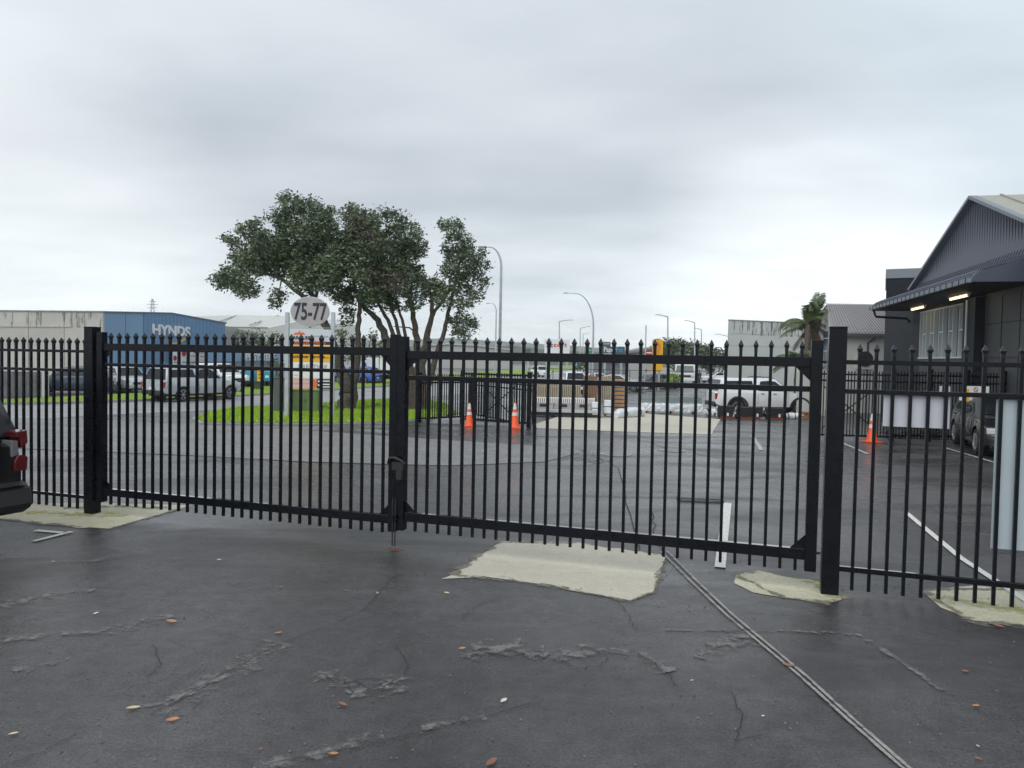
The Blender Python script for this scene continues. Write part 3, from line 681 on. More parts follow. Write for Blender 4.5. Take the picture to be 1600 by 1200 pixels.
    for s_, xe in ((-1, x0), (1, x1)):
        e = .155 * W_ * .5; zz_ = sill + .06
        MB().box(xe - .05 if s_ < 0 else xe - .1, xe + .1 if s_ < 0 else xe + .05, -W_ / 2 * .84, W_ / 2 * .84, zz_ - .08, zz_ + .15).build('bumper', m_plastic if S is UTE else pt, T, bevel=.03)
    zt0 = interp(S['belt'], x0 + .1); zt1 = interp(S['belt'], x1 - .3)
    for s_ in (1, -1):
        w_ = W_ / 2 * endf(x0 + .1)
        MB().box(x0 - .005, x0 + .14, s_ * w_ - (.11 if s_ > 0 else -.01), s_ * w_ + (.01 if s_ > 0 else .11) * 1, zt0 - .36, zt0 - .06).build('taillight', m_red, T, bevel=.012)
        w1 = W_ / 2 * endf(x1 - .12)
        MB().box(x1 - .32, x1 - .045, s_ * (w1 - .14) - .13, s_ * (w1 - .14) + .13, zt1 - .2, zt1 - .06).build('headlight', m_lens, T, bevel=.02)
        xm = S['screen'][0][0] - .22; zm = S['screen'][0][1] + .09
        MB().box(xm - .05, xm + .06, s_ * (W_ / 2 + .09) - .09, s_ * (W_ / 2 + .09) + .09, zm - .06, zm + .08).build('wing_mirror', pt, T, bevel=.025)
        for k, w_ in enumerate(S['win'][-2:]):
            xh = w_[0][0] + .12; zh = w_[0][1] - .14
            MB().box(xh, xh + .17, s_ * (hw(xh, zh) + .018) - .012, s_ * (hw(xh, zh) + .018) + .012, zh - .015, zh + .015).build('door_handle', pt if flare is None else m_plastic, T)
            for xx in ((w_[0][0] - .03),) + ((w_[-1][0] + .02,) if k == len(S['win'][-2:]) - 1 else ()):
                if abs(abs(xx) - wb) < Ra + .02: continue
                zt_ = interp(S['belt'], xx) - .03; pts = [(xx, s_ * (hw(xx, z) + .001), z) for z in [sill + .1 + (zt_ - sill - .1) * j / 5 for j in range(6)]]
                MB().tube(pts, .006, 4).build('door_seam', m_crack, T)
        if flare:
            for xw in (-wb, wb):
                mb = MB(); rings = []
                for j in range(13):
                    a = math.pi * j / 12; px, pz = xw + math.cos(a) * (Ra + .0), r + math.sin(a) * (Ra + .0); qx, qz = xw + math.cos(a) * (Ra + .09), r + math.sin(a) * (Ra + .09); y = s_ * (W_ / 2 - .03)
                    rings.append([(px, y - s_ * .04, pz), (px, y + s_ * .06, pz), (qx, y + s_ * .05, qz), (qx, y - s_ * .04, qz)])
                mb.loft(rings).build('arch_flare', m_plastic, T)
    MB().box(x0 - .055, x0 - .03, -.2, .2, sill + .25, sill + .37).build('number_plate', m_white, T)
    MB().box(x1 - .03, x1 + .012, -.42, .42, sill + .22, sill + .38).build('grille', m_plastic, T, bevel=.01)
    if rack:
        for s_ in (1, -1): MB().tube([(-.6, s_ * .6, 1.86), (-.5, s_ * .6, 1.92), (.1, s_ * .6, 1.92), (.3, s_ * .6, 1.84)], .02, 6).build('roof_rail', m_plastic, T)
    # wheels
    ty = rimo = None
    for xw in (-wb, wb):
        for s_ in (1, -1):
            yc = s_ * (W_ / 2 - .13)
            if ty is None:
                ty = MB().lathe([(r * .62, -.1), (r * .93, -.115), (r, -.085), (r, .085), (r * .93, .115), (r * .62, .1)], 24, axis='y').build('wheel', m_tyre, T, smooth=True, loc=(xw, yc, r))
                mb = MB(); mb.lathe([(r * .6, .02), (r * .66, .118), (r * .60, .122), (r * .55, .06)], 24, axis='y'); mb.lathe([(.05, .05), (.06, .115), (.01, .12)], 12, axis='y')
                for j in range(6):
                    a = j * math.pi / 3; mb.bar((math.cos(a) * .04, .105, math.sin(a) * .04), (math.cos(a) * r * .6, .105, math.sin(a) * r * .6), .03, .055, up=(0, 1, 0))
                mb.lathe([(r * .58, .0), (r * .58, .03), (.02, .035)], 16, axis='y')
                rimo = mb.build('rim', rim or m_rim, ty); ty.rotation_euler = (0, 0, 0 if s_ > 0 else math.pi)
            else: c_ = inst(ty, T, (xw, yc, r), (0, 0, 0 if s_ > 0 else math.pi)); inst(rimo, c_)
    T['spec'] = 1; del T['spec']
    return T
def mid(rearwheel, hd, S, side=-1):
    """origin from where the near rear wheel stands"""
    h = Vector((hd[0], hd[1])).normalized(); n_ = Vector((-h.y, h.x)); p = Vector(rearwheel[:2]) + h * S['wb'] - n_ * side * (S['W'] / 2 - .13)
    return (p.x, p.y, gz(p.y))
p_black = paint('black_paint', (.006, .006, .007), .1, .22); p_silver = paint('silver_paint', (.50, .53, .56), .5, .3); p_white = paint('white_car_paint', (.74, .76, .77), 0, .25)
p_grey = paint('grey_paint', (.16, .17, .18), .5, .3); p_blue = paint('slate_blue_paint', (.055, .075, .11), .4, .28)
vehicle('pickup_truck', 'silver pickup with a black windowed canopy driving along the street', 'pickup', mid(G(284, 628), (.43, .9), UTE), (.43, .9), UTE, p_silver, 'pickups with canopies', glass=m_glass)
vehicle('pickup_truck', 'white pickup with canopy and black wheel arch flares behind the steel bundles', 'pickup', mid((.3066 * 37.5, 37.5), (.999, .04), UTE), (.999, .04), UTE, p_white, 'pickups with canopies', flare=True, rack=True)
# near black pickup: only its rear corner is in view
hd = Vector((-.92, .39)).normalized(); nrm = Vector((-hd.y, hd.x))
crn = Vector((-5.12, 7.69)); ctr = crn - hd * (UTE['x0'] + .02) + nrm * (.95 * .86)
bu = vehicle('pickup_truck', 'black pickup with a canopy, cut by the left edge of the picture', 'pickup', (ctr.x, ctr.y, 0), (hd.x, hd.y), UTE, p_black, 'pickups with canopies', glass=m_glass)
for o in list(bu.children):
    if o.name.split('.')[0] in ('taillight', 'bumper') and min(v.co.x for v in o.data.vertices) < -2: 
        me_ = o.data; bpy.data.objects.remove(o)
for s_ in (1, -1):
    w = .82
    # C shaped wrap-round lamp: red hook above and below a clear inner block
    mb = MB(); f = lambda p: (s_ * p[0], p[1])
    def lamp(pts, xa, xb, m_): MB().prism([f(p) for p in pts], 'x', xa, xb).build('taillight', m_, bu, bevel=.008)
    lamp([(w - .11, 1.25), (w + .01, 1.26), (w + .02, 1.13), (w - .05, 1.07), (w - .06, 1.18), (w - .10, 1.195)], -2.785, -2.6, m_redd)
    lamp([(w - .06, 1.01), (w + .02, .98), (w + .01, .84), (w - .12, .84), (w - .12, .94), (w - .09, 1.0)], -2.785, -2.6, m_redd)
    lamp([(w - .145, 1.165), (w - .075, 1.155), (w - .075, 1.01), (w - .12, .99), (w - .145, .99)], -2.775, -2.6, mat('smoked_lens', (.16, .165, .17), .12, coat=.5))
mb = MB(); mb.prism([(-2.86, .47), (-2.70, .38), (-2.3, .40), (-2.3, .66), (-2.82, .69)], 'y', -.86, .86).build('bumper', m_plastic, bu, bevel=.035)
MB().prism([(-2.84, .70), (-2.72, .74), (-2.72, .70)], 'y', -.8, .8).build('bumper_step', m_plastic, bu)
MB().box(-2.775, -2.74, -.56, .56, .8, 1.24).build('tailgate_panel', p_black, bu, bevel=.02)
MB().box(-2.80, -2.775, -.12, .12, 1.12, 1.17).build('tailgate_handle', m_plastic, bu)
Mt = Matrix(((0, 0, -1, 0), (-1, 0, 0, 0), (0, 1, 0, 0), (0, 0, 0, 1)))
Mr = Matrix.Translation((-2.60, -.50, 1.28)) @ Matrix.Rotation(R(-17), 4, 'Y') @ Mt
text('OX', .09, m_white, bu, Matrix.Translation((-.03, 0, 0)) @ Mr, .004, 'canopy_lettering')
# cars beyond the street
def carat(u, v, hd, S, pt, nm, label, cat, group='cars parked beyond the street', **k):
    p = G(u, v); vehicle(nm, label, cat, (p.x, p.y, p.z), hd, S, pt, group, simple=True, **k)
carat(112, 615, (-.92, -.39), SUV, p_blue, 'parked_car', 'dark slate blue car parked beside the grey fence at the far left', 'car')
carat(196, 612, (.75, -.65), SUV, p_silver, 'parked_car', 'silver car parked just left of the silver pickup', 'car')
carat(167, 607, (-.2, -.98), SEDAN, p_grey, 'parked_car', 'grey car half hidden by the left gate post', 'car')
carat(345, 606, (.8, -.6), UTE, p_white, 'parked_pickup', 'white pickup parked behind the nose of the silver pickup', 'pickup')
carat(968, 611, (.93, -.36), SEDAN, p_silver, 'parked_car', 'silver sedan parked behind the stack of timber', 'car')
carat(940, 606, (.93, -.36), SEDAN, p_silver, 'parked_car', 'pale car with a dark roofline behind the brown board bundle', 'car')
carat(1018, 607, (-.9, -.4), HATCH, p_grey, 'parked_car', 'dark grey hatchback in front of the yellow sign', 'car')
carat(1031, 606, (-.95, -.3), HATCH, p_blue, 'parked_car', 'slate blue hatchback between the yellow sign and the box truck', 'car')
carat(556, 600, (-.95, .3), SUV, paint('bright_blue_paint', (.03, .09, .42), .1, .3), 'parked_van', 'bright blue van seen past the right side of the thick brown trunk', 'van')
carat(1120, 598, (-.98, -.2), SEDAN, p_white, 'parked_car', 'white car parked left of the pale concrete building', 'car')
carat(845, 589, (.3, -.95), SUV, p_white, 'parked_car', 'small white car far down the street', 'car')
carat(897, 613, (.08, -1), SUV, p_white, 'parked_car', 'white car facing the viewer above the beige slat bundle', 'car')
hd3 = (-.36, -.93)
w0 = G(1497, 694); vehicle('parked_car', 'black hatchback parked by the dark building behind the right fence', 'car', mid((w0.x, w0.y), hd3, HATCH, 1 if False else -1), hd3, HATCH, paint('charcoal_paint', (.018, .018, .022), .4, .25), None, rim=m_rim)
# cab-over truck
def truck(u, v, hd, label, box_h, Wt=2.3):
    p = G(u, v); T = thing('truck', label, 'truck', p, math.atan2(hd[1], hd[0]), 'white trucks in the distance'); w = Wt / 2
    MB().prism([(1.3, .55), (1.35, 1.2), (1.15, 2.35), (.9, 2.5), (-.3, 2.5), (-.3, .5)], 'y', -w, w).build('cab', p_white, T, bevel=.05)
    MB().add([(1.362, -w + .12, 1.4), (1.362, w - .12, 1.4), (1.20, w - .2, 2.22), (1.20, -w + .2, 2.22)], [(0, 1, 2, 3)]).build('windscreen', m_glassg, T, fix=False)
    MB().box(1.3, 1.42, -w, w, .4, .72).build('bumper', m_white, T, bevel=.03); MB().box(1.33, 1.38, -.7, .7, .85, 1.1).build('grille', m_plastic, T)
    for s_ in (1, -1):
        MB().box(1.36, 1.43, s_ * (w - .25) - .15, s_ * (w - .25) + .15, .8, 1.0).build('headlight', m_lens, T); MB().box(1.0, 1.1, s_ * (w + .15) - .08, s_ * (w + .15) + .08, 1.5, 2.0).build('wing_mirror', m_plastic, T)
        for x in (.55, -3.2): MB().lathe([(.45, -.13), (.45, .13), (.2, .14)], 18, (x, s_ * (w - .14), .45), 'y').build('wheel', m_tyre, T)
    MB().box(-5, -.4, -w, w, .95, box_h).build('cargo_box', m_white, T, bevel=.03); MB().box(-5, 1, -.45, .45, .5, .9).build('chassis', m_plastic, T)
truck(1070, 600, (-.25, -.97), 'white box truck facing the viewer, left of the pale concrete building', 3.1)
truck(596, 600, (-.9, .3), 'pale truck standing beyond the street behind the big tree', 2.9)

# ------------------------------------------------------------------ people (far off)
def person(u, v, hd, shirt, trousers, label, lean=0):
    p = G(u, v); T = thing('person', label, 'person', p, math.atan2(hd[1], hd[0]))
    def skin(name, pts, edges, rad, mt, lv=1):
        me = bpy.data.meshes.new(name); me.from_pydata(pts, edges, []); o = bpy.data.objects.new('tmp', me); COL.objects.link(o)
        mo = o.modifiers.new('s', 'SKIN'); me.skin_vertices[0].data[0].use_root = True
        for i, r_ in enumerate(rad): me.skin_vertices[0].data[i].radius = (r_, r_)
        o.modifiers.new('b', 'SUBSURF').levels = lv; o.modifiers['b'].render_levels = lv
        dg = bpy.context.evaluated_depsgraph_get(); m2 = bpy.data.meshes.new_from_object(o.evaluated_get(dg)); bpy.data.objects.remove(o)
        m2.materials.clear(); m2.materials.append(mt); m2.name = name
        q = bpy.data.objects.new(name, m2); COL.objects.link(q); q.parent = T
        for f_ in m2.polygons: f_.use_smooth = True
        return q
    sk = mat('skin', (.35, .2, .14), .6); l = lean
    skin('body', [(0, 0, .95), (l * .3, 0, 1.2), (l * .6, 0, 1.42), (l * .75, 0, 1.52), (l * .85, 0, 1.62), (l * .9, 0, 1.7), (0, .1, .9), (.03, .11, .5), (-.02, .12, .08), (.12, .12, .04), (0, -.1, .9), (-.05, -.11, .5), (-.12, -.12, .08), (.0, -.12, .04),
                  (l * .6, .19, 1.40), (l * .6 + .03, .25, 1.12), (l * .6 + .15, .24, .88), (l * .6 + .2, .24, .8), (l * .6, -.19, 1.40), (l * .6 + .03, -.25, 1.12), (l * .6 + .15, -.24, .88), (l * .6 + .2, -.24, .8)],
         [(0, 1), (1, 2), (2, 3), (3, 4), (4, 5), (0, 6), (6, 7), (7, 8), (8, 9), (0, 10), (10, 11), (11, 12), (12, 13), (2, 14), (14, 15), (15, 16), (16, 17), (2, 18), (18, 19), (19, 20), (20, 21)],
         [.13, .13, .14, .055, .09, .08, .09, .065, .045, .04, .09, .065, .045, .04, .06, .045, .035, .035, .06, .045, .035, .035], sk)
    skin('jacket', [(0, 0, .88), (l * .3, 0, 1.2), (l * .6, 0, 1.41), (l * .6, .2, 1.40), (l * .6 + .03, .26, 1.12), (l * .6 + .13, .245, .92), (l * .6, -.2, 1.40), (l * .6 + .03, -.26, 1.12), (l * .6 + .13, -.245, .92)],
         [(0, 1), (1, 2), (2, 3), (3, 4), (4, 5), (2, 6), (6, 7), (7, 8)], [.17, .165, .16, .08, .065, .05, .08, .065, .05], shirt)
    skin('trousers', [(0, 0, .92), (0, .1, .86), (.03, .11, .5), (-.02, .12, .12), (0, -.1, .86), (-.05, -.11, .5), (-.12, -.12, .12)], [(0, 1), (1, 2), (2, 3), (0, 4), (4, 5), (5, 6)], [.15, .105, .085, .07, .105, .085, .07], trousers)
    MB().lathe([(.06, 1.60), (.105, 1.66), (.1, 1.74), (.05, 1.79)], 12, (l * .88 - .015, 0, 0)).build('hair', mat('dark_hair', (.02, .015, .012), .7), T, smooth=True)
m_jean = mat('denim', (.03, .045, .09), .8); m_dk = mat('dark_jacket', (.015, .02, .018), .8); m_hv = mat('hi_vis_green', (.25, .62, .12), .6)
person(1092, 602, (-.8, -.6), m_dk, m_jean, 'person in a dark jacket and jeans standing beside the white box truck')
person(1006, 603, (.9, -.4), m_hv, m_dk, 'person in a bright green safety jacket behind the dark grey hatchback', .25)

# ------------------------------------------------------------------ warehouse on the left
m_wconc = mat('weathered_concrete', (.46, .45, .41), .85, col2=(.56, .55, .50), scale=.5, bump=.3, bscale=12)
m_streak = ragged('damp_streak', (.30, .295, .26), .85, (.54, .72), .9, (4, 4, .5), .3)
m_blue = mat('blue_cladding', (.19, .34, .54), .5, vary=.05, scale=.4)
m_bluel = mat('blue_wall_panel', (.20, .345, .53), .5, vary=.06, scale=.3)
PA = Vector((D(160, 600, 60).x, 60, 0)); PB = Vector((D(352, 600, 76).x, 76, 0)); DB = (PB - PA).normalized()
DA = Vector((-.93, .10, 0)).normalized()
def wall_poly(name, uvs, p, dr, th_, mt, parent, lift=0, base=None):
    """upright slab whose outline is read on plane p,dr ; thickness goes away from the viewer"""
    n_ = Vector((dr[1], -dr[0], 0)).normalized()
    if n_.dot(Vector((p[0], p[1], 0))) > 0: n_ = -n_
    pts = [PL(u, v, p, dr) + n_ * lift for u, v in uvs]
    if base is not None: pts = pts + [Vector((pts[-1].x, pts[-1].y, base)), Vector((pts[0].x, pts[0].y, base))]
    k = len(pts); vs = pts + [q - n_ * th_ for q in pts]
    return MB().add(vs, [tuple(range(k)), tuple(range(k, 2 * k))[::-1]] + [(i, (i + 1) % k, k + (i + 1) % k, k + i) for i in range(k)]).build(name, mt, parent, world=True)
wh = thing('warehouse', 'long warehouse with stained concrete and blue ribbed walls and large white company lettering', 'warehouse', (PA.x, PA.y, -.5))
wall_poly('concrete_wall', [(-260, 483), (0, 485.5), (160.5, 487)], PA, DA, .3, m_wconc, wh, base=-.6)
MBt = MB()
for i in range(5):  # panel joints stand as recessed battens
    pass
for u in (44, 100, -20, -90): wall_poly('panel_joint', [(u, 486.5), (u + .5, 486.5)], PA, DA, .02, m_crack, wh, lift=.012, base=-.5)
wall_poly('damp_stain', [(-200, 487), (160, 488.2), (160, 512), (-200, 512)], PA, DA, .01, m_streak, wh, lift=.015)
wall_poly('wall_ledge', [(-260, 508), (110, 509.5), (110, 511), (-260, 509.5)], PA, DA, .05, m_wconc, wh, lift=.06)
wall_poly('parapet_cap', [(-260, 482), (161, 485.8), (161, 487.4), (-260, 484)], PA, DA, .4, m_kerb, wh, lift=.08)
wall_poly('blue_wall', [(161, 487.6), (267, 489.6), (352, 505)], PA, DB, .3, m_bluel, wh, base=-.6)
wall_poly('roof_edge', [(161, 486), (267, 488.2), (353, 503.8), (353, 506), (267, 490.3), (161, 488)], PA, DB, .5, mat('dark_flashing', (.10, .15, .22), .5), wh, lift=.1)
# ribs of the blue cladding: one joined part (well past single pieces at this size)
rb = MB(); na = Vector((DB.y, -DB.x, 0)); u = 226.0
while u < 351:
    top = 489.6 + (u - 267) * .181 if u > 267 else 488 + (u - 161) * .018
    a = PL(u, top + 1.2, PA, DB); h = a.z - .9; c_ = a + na * .035
    M_ = face((c_.x, c_.y, .9 if False else 0), DB); rb.box(-.045, .045, 0, a.z if u > 330 else a.z, -.03, .03, M_); u += 2.15
rb.build('cladding_ribs', m_blue, wh, kind='stuff', world=True)
for u in (196, 224): wall_poly('wall_seam', [(u, 489), (u + .4, 489)], PA, DB, .03, m_crack, wh, lift=.01, base=-.5)
m_sgn = mat('sign_white', (.74, .76, .78), .5)
q = PL(267, 517.5, PA, DB); M_ = face(q, DB, .09) @ Matrix.Rotation(R(-.6), 4, 'Z')
text('HYNDS', 1.27, m_sgn, wh, Matrix.Translation(-Vector(wh.location)) @ M_, .06, 'company_lettering', .045, 1.22)
mb = MB(); k = 26; o1 = []; i1 = []
for i in range(k + 1):
    t = i / k; u = 256 + 39 * t; v = 533 + 6.5 * math.sin(math.pi * min(1, t * 1.0)) * (1 - t * .2) - 9.5 * t ** 1.6 * 1.0; th2 = .4 + 3.8 * t ** .8 if t < .8 else 3.6 * (1 - (t - .8) * 3.0)
    o1.append(PL(u, v - th2 / 2, PA, DB) + na * .08); i1.append(PL(u, v + th2 / 2, PA, DB) + na * .08)
mb.v = [tuple(p) for p in o1 + i1] + [tuple(p + na * .05) for p in o1 + i1]; K = k + 1
mb.f = [(i, i + 1, K + i + 1, K + i) for i in range(k)] + [(2 * K + i, 3 * K + i, 3 * K + i + 1, 2 * K + i + 1) for i in range(k)]
mb.build('swoosh_emblem', mat('swoosh_yellow', (.72, .42, .06), .5), wh, world=True)
wall_poly('dark_window', [(255, 548), (268, 548), (268, 565), (255, 565)], PA, DB, .05, m_glass, wh, lift=.06)
wb_ = wall_poly('sign_panel', [(269, 546), (325, 547), (325, 572), (269, 571)], PA, DB, .08, m_sgn, wh, lift=.12)
def disc(u, v, r, mt, inner, parent, nm):
    q = PL(u, v, PA, DB); M_ = Matrix.Translation(-Vector(parent.location)) @ face(q, DB, .14); b_ = MB(); n = 18
    for rr_, z in ((r, .02),):
        vs = [M_ @ Vector((rr_ * math.cos(6.2832 * i / n), rr_ * math.sin(6.2832 * i / n), z_)) for z_ in (0, z) for i in range(n)]
        b_.add(vs, [tuple(range(n)), tuple(range(n, 2 * n))] + [(i, (i + 1) % n, n + (i + 1) % n, n + i) for i in range(n)])
    b_.build(nm, mt, parent)
disc(271.5, 559.5, .24, m_red, None, wh, 'red_disc')
disc(285.5, 552, .30, m_red, None, wh, 'red_disc')
inv = Matrix.Translation(-Vector(wh.location))
text('IKC  CITI', .38, m_dk, wh, inv @ face(PL(309, 551, PA, DB), DB, .13), .01, 'sign_lettering')
for u0, u1, v in ((296, 305, 555.4), (311, 318, 556)): wall_poly('red_text_line', [(u0, v), (u1, v + .2), (u1, v + 1.3), (u0, v + 1.1)], PA, DB, .01, m_red, wh, lift=.135)
for u0, u1, v in ((283, 291, 565.2), (296, 305.5, 565.4), (310, 319, 565.8), (270, 276, 565.5)): wall_poly('grey_text_line', [(u0, v), (u1, v + .1), (u1, v + 1.2), (u0, v + 1.1)], PA, DB, .01, m_rimd, wh, lift=.135)
# body of the warehouse behind its walls
nB = Vector((-DB.y, DB.x, 0)); mb = MB()
bp = [PL(-260, 483, PA, DA), PL(160, 487, PA, DA), PL(350, 505, PA, DB)]; back = [p + Vector((-6, 28, 0)) for p in bp]
zr = [p.z - .25 for p in bp]; mb.v = [(p.x, p.y + .35, z) for p, z in zip(bp, zr)] + [(p.x, p.y, z) for p, z in zip(back, zr)] + [(p.x, p.y, -.6) for p in back] + [(p.x, p.y + .35, -.6) for p in bp]
mb.f = [(0, 1, 4, 3), (1, 2, 5, 4), (3, 4, 7, 6), (4, 5, 8, 7), (0, 3, 6, 9), (2, 11, 8, 5)]
mb.build('roof', mat('grey_roof', (.3, .31, .32), .5), wh, world=True)
# low annex with the second sign
an = thing('warehouse_annex', 'low blue annex with white PIPE SYSTEMS lettering and a dark window band', 'building', (PB.x - 1, PB.y - 2, -.5))
PC = Vector((D(330, 600, 70).x, 70, 0)); DC = (Vector((D(440, 600, 80).x, 80, 0)) - PC).normalized()
wall_poly('blue_wall', [(325, 545), (437, 547), (437, 564.5), (325, 565)], PC, DC, .2, m_bluel, an); wall_poly('grey_band', [(325, 565), (437, 564.5), (437, 579), (325, 580)], PC, DC, .15, mat('grey_band', (.18, .2, .23), .6), an, lift=-.05)
wall_poly('white_sill', [(378, 574.5), (426, 575), (426, 578), (378, 577.5)], PC, DC, .06, m_sgn, an, lift=.03); wall_poly('lower_wall', [(325, 580), (437, 579)], PC, DC, .2, mat('grey_wall', (.3, .31, .32), .7), an, base=-.6)
text('PIPE SYSTEMS', 1.0, m_sgn, an, Matrix.Translation(-Vector(an.location)) @ face(PL(404, 558.5, PC, DC), DC, .04) @ Matrix.Shear('XZ', 4, (0, 0)), .04, 'lettering', .012, .92)
disc_ = None
# white arched warehouse roof beyond
wr = thing('white_roof_shed', 'large pale shed with a wide low white roof behind the blue warehouse', 'shed', (D(380, 560, 110).x, 110, -.5))
YS = 110; roof = [(250, 492), (300, 494), (372, 492.5), (450, 494), (560, 503)]
a = [D(u, v, YS + 26) for u, v in roof]; b_ = [D(u, v, YS) for u, v in ((250, 508), (352, 510.5), (418, 511.5), (470, 500), (560, 507))]
mb = MB(); n = len(a); mb.v = [tuple(p) for p in a + b_]; mb.f = [(i, i + 1, n + i + 1, n + i) for i in range(n - 1)]
m_pale = mat('pale_roof', (.52, .53, .50), .6, vary=.05, scale=.1); mb.build('roof', m_pale, wr, world=True)
PD = Vector((0, YS, 0)); wall_poly('wall', [(250, 509), (419, 512.3), (470, 501), (560, 508)], PD, (1, 0), .3, mat('pale_shed_wall', (.50, .52, .50), .7), wr, base=-.6)
wall_poly('gutter', [(250, 508.2), (419, 511.3), (419, 512.3), (250, 509.3)], PD, (1, 0), .2, m_kerb, wr, lift=.1)
for u in (330, 395): MB().bar(D(u + 40, 493.2, YS + 25.7) + Vector((0, 0, .05)), D(u - 5, 509, YS) + Vector((0, 0, .1)), .25, .1).build('roof_flashing', m_kerb, wr, world=True)
# far left low grey fence
gf = thing('board_fence', 'grey board fence with pale end post at the far left edge beyond the street', 'fence', (D(40, 600, 41).x, 41, -.5)); YF = 41
for i in range(12): 
    u = -60 + i * 10.6; wall_poly('board', [(u, 580 + .02 * u), (u + 10.1, 580.2 + .02 * u)], (0, YF + (i % 2) * .02), (1, 0), .03, mat('grey_boards', (.13, .135, .14), .8, vary=.3, scale=2), gf, base=-.5)
wall_poly('end_post', [(66, 581), (74, 581)], (0, YF), (1, 0), .2, m_wconc, gf, lift=.05, base=-.5)

# ------------------------------------------------------------------ the numbered sign by the drive
YSg = G(449, 655).y
sg = thing('site_sign', 'tall two post site sign with an oval 75-77 plate above coloured tenant panels', 'sign', (D(485, 600, YSg).x, YSg, gz(YSg)))
def pan(nm, u0, v0, u1, v1, mt, lift=0, th_=.03, parent=None): 
    a = D(u0, v0, YSg); c_ = D(u1, v1, YSg); return MB().box(a.x, c_.x, YSg - lift - th_, YSg - lift, min(a.z, c_.z), max(a.z, c_.z)).build(nm, mt, parent or sg, world=True)
for u in (449, 520.5):
    a = D(u, 488, YSg); MB().box(a.x - .06, a.x + .06, YSg - .05, YSg + .07, gz(YSg), a.z).build('post', m_galv, sg, world=True)
pan('cross_rail', 452, 511, 518, 513, m_galv, .0, .03); pan('cross_rail', 452, 487.5, 518, 488.8, m_galv, 0, .03)
oc = D(485, 487, YSg); n = 40; ax = (515.5 - 454.5) / 2 / FPX * YSg; az = 23.3 / FPX * YSg
def oval(nm, k, y0, y1, mt):
    vs = [(oc.x + ax * k * math.cos(6.2832 * i / n), y, oc.z + (az - ax * (1 - k)) * math.sin(6.2832 * i / n)) for y in (y0, y1) for i in range(n)]
    return MB().add(vs, [tuple(range(n)), tuple(range(n, 2 * n))] + [(i, (i + 1) % n, n + (i + 1) % n, n + i) for i in range(n)]).build(nm, mt, sg, world=True)
oval('oval_rim', 1, YSg - .06, YSg - .02, m_galv); oval('oval_plate', .965, YSg - .075, YSg - .03, mat('plate_grey', (.42, .39, .39), .45, vary=.1, scale=3))
MB().box(oc.x - .04, oc.x + .04, YSg - .03, YSg, D(485, 513, YSg).z, oc.z - az + .02).build('bracket', m_galv, sg, world=True)
isg = Matrix.Translation(-Vector(sg.location)); m_num = mat('numeral_dark', (.02, .024, .04), .5)
def stx(s, size, u, v, mt, sx=1, off=0, lift=.045, **k): return text(s, size, mt, sg, isg @ face(D(u, v, YSg), (1, 0), lift), .006, 'lettering', off, sx, **k)
stx('75-77', .80, 485.5, 488.3, m_num, .60, .016, .085)
m_or2 = mat('sign_orange', (.75, .16, .04), .5); m_yel = mat('sign_yellow', (.85, .45, .01), .5); m_grt = mat('sign_grey_text', (.30, .33, .34), .5)
pan('panel_back', 453, 514, 517, 607, m_white, 0, .02)
pan('tenant_panel', 453, 514.5, 517, 532.5, mat('panel_pale', (.62, .66, .70), .5), .022, .012); pan('tenant_panel', 453, 533, 517, 539, m_num, .022, .012)
pan('tenant_panel', 453, 539.5, 517, 566, m_yel, .022, .012); pan('tenant_panel', 453, 566.5, 517, 591, m_white, .022, .012)
pan('direction_panel', 452, 591, 495, 607.5, mat('panel_pink', (.66, .45, .42), .5), .022, .012); pan('direction_panel', 495, 592, 517, 607.5, m_num, .022, .01)
for v in (591.4, 598.5, 606): pan('red_stripe', 452, v, 492, v + 1.3, m_or2, .036, .004)
for v in (594.5, 599.5, 603.5): pan('white_stripe', 503, v, 516, v + 2, m_white, .036, .004)
for v in (594.5, 600.5): pan('white_stripe', 497, v, 500.5, v + 2.4, m_white, .036, .004)
def tri(pts, mt, nm):
    P_ = [D(u, v, YSg) for u, v in pts]; k = len(P_); MB().add([(p.x, YSg - .042, p.z) for p in P_] + [(p.x, YSg - .034, p.z) for p in P_], [tuple(range(k)), tuple(range(k, 2 * k))] + [(i, (i + 1) % k, k + (i + 1) % k, k + i) for i in range(k)]).build(nm, mt, sg, world=True)
tri([(488, 592), (492.5, 592), (497, 599.5), (492.5, 607), (488, 607)], m_or2, 'arrow_head')
tri([(458, 523), (463, 519), (466, 520.5), (468, 516.5), (471, 520), (474, 519), (478, 523)], m_or2, 'mountain_emblem')
stx('MARQUEE', .155, 469, 528, m_num, 1, .004); stx('IS XYR GE.AR', .08, 502, 526, m_grt, 1.1); [stx(w_, .15, u_, 536, m_or2, 1.1, .004) for w_, u_ in (('RE', 465), ('ADO', 478.5), ('EVE', 496), ('S', 507.5))]
stx('Customer Service', .165, 480, 557, m_num, 1, .002); pan('small_text_line', 506, 558.4, 514, 559.4, m_num, .036, .004); stx('PRESTIGE', .21, 489, 573.5, m_grt, 1.15); pan('small_text_line', 459, 585.5, 467, 586.5, m_grt, .036, .004)

